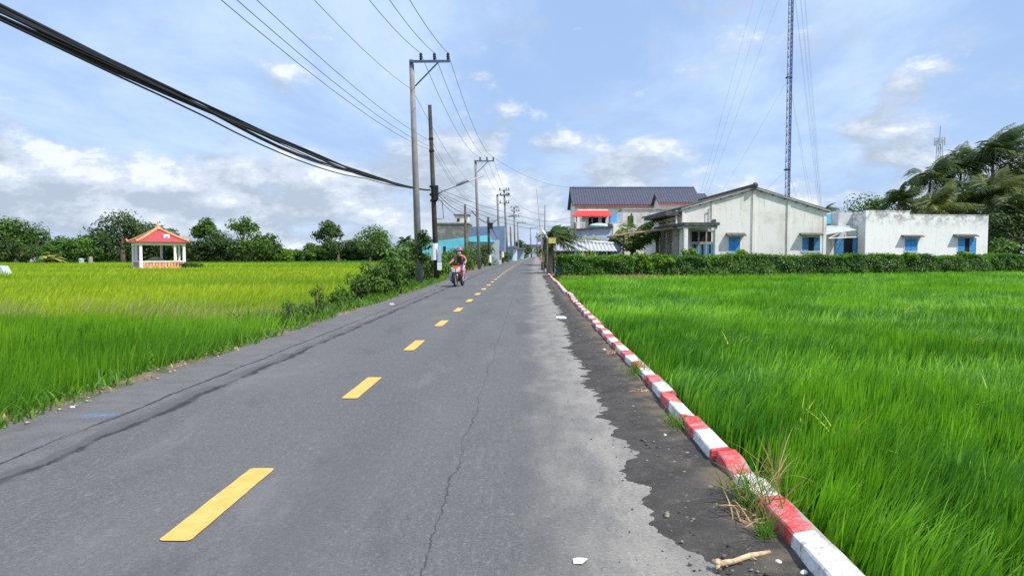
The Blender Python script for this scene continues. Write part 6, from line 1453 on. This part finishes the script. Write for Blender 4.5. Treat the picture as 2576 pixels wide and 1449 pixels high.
def scooter(loc, rz, label):
    t = thing('scooter', label, 'scooter', loc, rz)
    for y, nm in ((-.63, 'front_wheel'), (.60, 'rear_wheel')):
        b = MB(); b.lathe([(.20, -.035), (.245, -.045), (.275, -.03), (.283, 0), (.275, .03), (.245, .045), (.20, .035), (.20, -.035)], 26, (0, y, .283), 'x'); w = b.build(nm, M['black'], t, smooth=True)
        b = MB(); b.lathe([(.0, -.03), (.03, -.03), (.035, -.02), (.17, -.02), (.202, -.034), (.202, .034), (.17, .02), (.035, .02), (.03, .03), (.0, .03)], 22, (0, y, .283), 'x'); b.build('rim', M['steel'], w, smooth=True)
    b = MB()
    for x in (-.075, .075): b.tube([(x, -.63, .28), (x, -.53, .62)], .022, 8)
    b.build('fork', M['steel'], t, smooth=True)
    b = MB(); ang = np.linspace(-.5, 1.9, 9); k0 = len(b.v)
    for a in ang:
        yy, zz = -.63 + math.sin(-a) * .325 * -1 * -1, .283 + math.cos(a) * .325
        for x in (-.065, -.05, .05, .065): b.v.append((x, -.63 - math.sin(a) * .325, zz - (.03 if abs(x) > .06 else 0)))
    for i in range(8):
        for j in range(3): q = k0 + i * 4 + j; b.face([q, q + 1, q + 5, q + 4])
    fd = b.build('front_fender', M['scoot_black'], t, smooth=True); sdm = fd.modifiers.new('thick', 'SOLIDIFY'); sdm.thickness = .008
    # shield, cowl and tail as lofted shells: rings of (y, z, half width, half height)
    def loft(rings, mat, nm, n=14):
        b = MB(); k0 = len(b.v)
        for y, z, hw, hh in rings:
            for j in range(n): a = 2 * math.pi * j / n; ca, sa = math.cos(a), math.sin(a); b.v.append((hw * math.copysign(abs(ca) ** .7, ca), y, z + hh * math.copysign(abs(sa) ** .7, sa)))
        for i in range(len(rings) - 1):
            for j in range(n): j2 = (j + 1) % n; b.face([k0 + i * n + j, k0 + i * n + j2, k0 + (i + 1) * n + j2, k0 + (i + 1) * n + j])
        b.face([k0 + j for j in range(n)][::-1]); b.face([k0 + (len(rings) - 1) * n + j for j in range(n)])
        return b.build(nm, M[mat], t, smooth=True)
    loft([(-.61, .70, .05, .10), (-.57, .72, .16, .15), (-.48, .74, .215, .17), (-.38, .76, .20, .18), (-.33, .78, .12, .15)], 'scoot_red', 'front_cowl')
    loft([(-.57, .50, .09, .12), (-.52, .47, .20, .18), (-.42, .44, .225, .20), (-.33, .44, .18, .16)], 'scoot_black', 'leg_shield')
    loft([(-.46, .93, .05, .04), (-.42, .95, .13, .07), (-.34, .97, .15, .07), (-.27, .96, .10, .05)], 'scoot_black', 'handlebar_cowl')
    loft([(-.36, .30, .16, .05), (-.2, .27, .17, .05), (.05, .27, .17, .06), (.2, .34, .14, .1)], 'scoot_black', 'floorboard')
    loft([(.05, .50, .10, .12), (.18, .56, .16, .18), (.45, .60, .18, .17), (.75, .68, .14, .11), (.92, .74, .06, .05)], 'scoot_red', 'tail_body')
    loft([(.08, .74, .09, .03), (.2, .76, .14, .045), (.5, .79, .14, .05), (.8, .82, .10, .045), (.88, .83, .05, .02)], 'seat', 'seat')
    for s in (-1, 1):
        b = MB(); b.hexa([(s * .02, -.70, .62), (s * .17, -.655, .66), (s * .17, -.5, .66), (s * .02, -.5, .62)][::s], [(s * .03, -.665, .78), (s * .21, -.61, .85), (s * .19, -.5, .85), (s * .03, -.5, .78)][::s]); b.build('headlight', M['lens'], t, bevel=.02)
        MB().tube([(s * .1, -.33, 1.0), (s * .25, -.31, 1.02), (s * .36, -.26, 1.02)], [.016, .016, .02], 8).build('handle_grip', M['black'], t, smooth=True)
        b = MB(); b.tube([(s * .22, -.33, 1.02), (s * .30, -.36, 1.16)], .008, 6); b.ball((s * .34, -.37, 1.2), (.06, .018, .04), 10, 7); b.build('mirror', M['scoot_black'], t, smooth=True)
        b = MB(); b.ball((s * .17, -.42, .90), (.035, .03, .02), 8, 6); b.build('turn_signal', M['orange'], t, smooth=True)
    MB().tube([(.12, .1, .24), (.15, .4, .26), (.16, .85, .36)], [.025, .045, .05], 10).build('exhaust', M['steel'], t, smooth=True)
    b = MB(); b.box(-.09, .09, -.645, -.63, .52, .575); b.build('front_plate', M['white_paint'], t)
    return t
def rider(loc, rz, label, top, top2, leg, hel, mask=True):
    t = thing('person', label, 'person', loc, rz)
    pel = (0, .30, .86); ch = (0, .20, 1.18); sh = (0, .17, 1.33); nk = (0, .15, 1.42); hd = (0, .12, 1.53); tp = (0, .13, 1.62)
    ch_ = [[(pel, (.15, .12)), ((0, .25, 1.02), (.14, .11)), (ch, (.16, .12)), (sh, (.12, .08)), (nk, .05), (hd, (.085, .10)), (tp, .07)]]
    ja = [[(pel, (.165, .135)), ((0, .25, 1.02), (.155, .125)), (ch, (.175, .135)), (sh, (.135, .095))]]
    tr = [[(pel, (.16, .13))]]; lg = []
    for s in (-1, 1):
        S_, E_, W_, K_ = (s * .19, .17, 1.31), (s * .31, .03, 1.12), (s * .33, -.19, 1.05), (s * .345, -.255, 1.035)
        ch_.append([(sh, (.12, .08)), (S_, .06), (E_, .045), (W_, .03), (K_, (.042, .022))])
        for f_, (dx, lf, dz) in enumerate(((-.04, .072, .0), (-.013, .08, .003), (.014, .076, .002), (.038, .06, -.002))):   # four fingers curl over the grip
            a = (K_[0] + dx, K_[1] - .03, K_[2] + .004 + dz); m = (a[0] + s * .002, a[1] - lf * .5, a[2] - .012); e = (a[0] + s * .002, a[1] - lf * .42, a[2] - .012 - lf * .5); ch_.append([(K_, (.042, .022)), (a, .0105), (m, .0095), (e, .008)])
        th = (K_[0] - s * .05, K_[1] - .0, K_[2] - .012); ch_.append([(W_, .03), (th, .012), ((th[0] - s * .008, th[1] - .03, th[2] - .02), .009)])
        ja.append([(sh, (.135, .095)), (S_, .072), ((s * .26, .09, 1.2), .06), (E_, .055), ((s * .322, -.10, 1.082), .045)])
        Hp, Kn, An, To = (s * .10, .28, .84), (s * .19, -.10, .80), (s * .20, -.03, .40), (s * .20, -.17, .345)
        ch_.append([(pel, (.15, .12)), (Hp, .095), (Kn, .062), ((s * .197, -.02, .62), .055), (An, .036), ((s * .2, -.06, .345), (.04, .03)), (To, (.042, .022))])
        tr.append([(pel, (.16, .13)), (Hp, .108), (Kn, .078), ((s * .197, -.02, .62), .07), ((s * .2, -.025, .47), .055)])
        b = MB(); b.ball((s * .2, -.09, .335), (.052, .13, .03), 12, 8); b.build('sandal', M['rust'], t, smooth=True)
    skin('body', ch_, 'skin', t, 1); skin('jacket', ja, top, t, 1); skin('trousers', tr, leg, t, 1)
    b = MB(); b.box(-.02, .02, .01, .1, 1.1, 1.3); 
    pn = MB(); pn.hexa([(-.11, .075, .98), (.11, .075, .98), (.10, .14, .98), (-.10, .14, .98)], [(-.12, .045, 1.33), (.12, .045, 1.33), (.10, .12, 1.36), (-.10, .12, 1.36)]); pn.build('shirt_front', M[top2], t, bevel=.02)
    b = MB(); n = 18; prof = [(.0, 1.735), (.06, 1.728), (.105, 1.70), (.132, 1.65), (.138, 1.60), (.134, 1.575), (.12, 1.575)]
    b.lathe(prof, n, (0, .14, 0)); b.hexa([(-.10, -.06, 1.585), (.10, -.06, 1.585), (.12, .03, 1.58), (-.12, .03, 1.58)], [(-.09, -.05, 1.60), (.09, -.05, 1.60), (.12, .03, 1.62), (-.12, .03, 1.62)]); b.build('helmet', M[hel], t, smooth=True)
    b = MB(); b.ball((0, .15, 1.52), (.112, .10, .12), 14, 9); b.tube([(0, .2, 1.5), (.02, .27, 1.36), (.02, .3, 1.2)], [.07, .06, .02], 8); b.build('hair', M['hair'], t, smooth=True)
    if mask: b = MB(); b.ball((0, .045, 1.485), (.076, .055, .062), 14, 9); b.build('face_mask', M['litter'], t, smooth=True)
    b = MB()
    for s in (-1, 1): b.ball((s * .034, .028, 1.548), (.016, .01, .009), 8, 6)
    b.build('eyes', M['hair'], t, smooth=True)
    b = MB(); b.ball((0, .015, 1.52), (.014, .022, .02), 8, 6); b.ball((.092, .13, 1.53), (.012, .02, .03), 8, 6); b.ball((-.092, .13, 1.53), (.012, .02, .03), 8, 6); b.ball((0, .03, 1.462), (.028, .012, .008), 8, 5); b.build('nose_and_ears', M['skin'], t, smooth=True)
    return t
sc0 = gp(1150, 722, 0); sl_ = (sc0.x + .02, sc0.y + .62, .004); rz = R(-9)
scooter(sl_, rz, 'orange red scooter with twin white headlights coming down the left lane')
rider(sl_, rz, 'person in rose jacket, pink helmet and white mask riding the near scooter', 'jacket', 'hair', 'trousers', 'helmet')
for o_ in [o for o in C.objects if o.parent is None and o.name in ('scooter', 'person')]: o_.scale = (.95, .95, .95)
b = MB(); b.ball((0, 0, 0), (.10, .14, .22), 12, 9); b.jitter(.012); o = b.build('shopping_bag', plain('blue_white_bag', (0.42, 0.46, 0.72), 0.5, 0.3, 12), smooth=True); o.location = (sl_[0] - .30, sl_[1] - .2, .42); tag(o, 'bluish plastic bag hanging at the side of the near scooter', 'bag')
s2 = at(1318, 660, 180); l2 = (s2.x, 180, .004)
scooter(l2, R(0), 'distant dark motorbike far down the road'); rider(l2, R(0), 'person in pale shirt riding the distant motorbike', 'pale_cloth', 'pale_cloth', 'dark_cloth', 'rust', False)
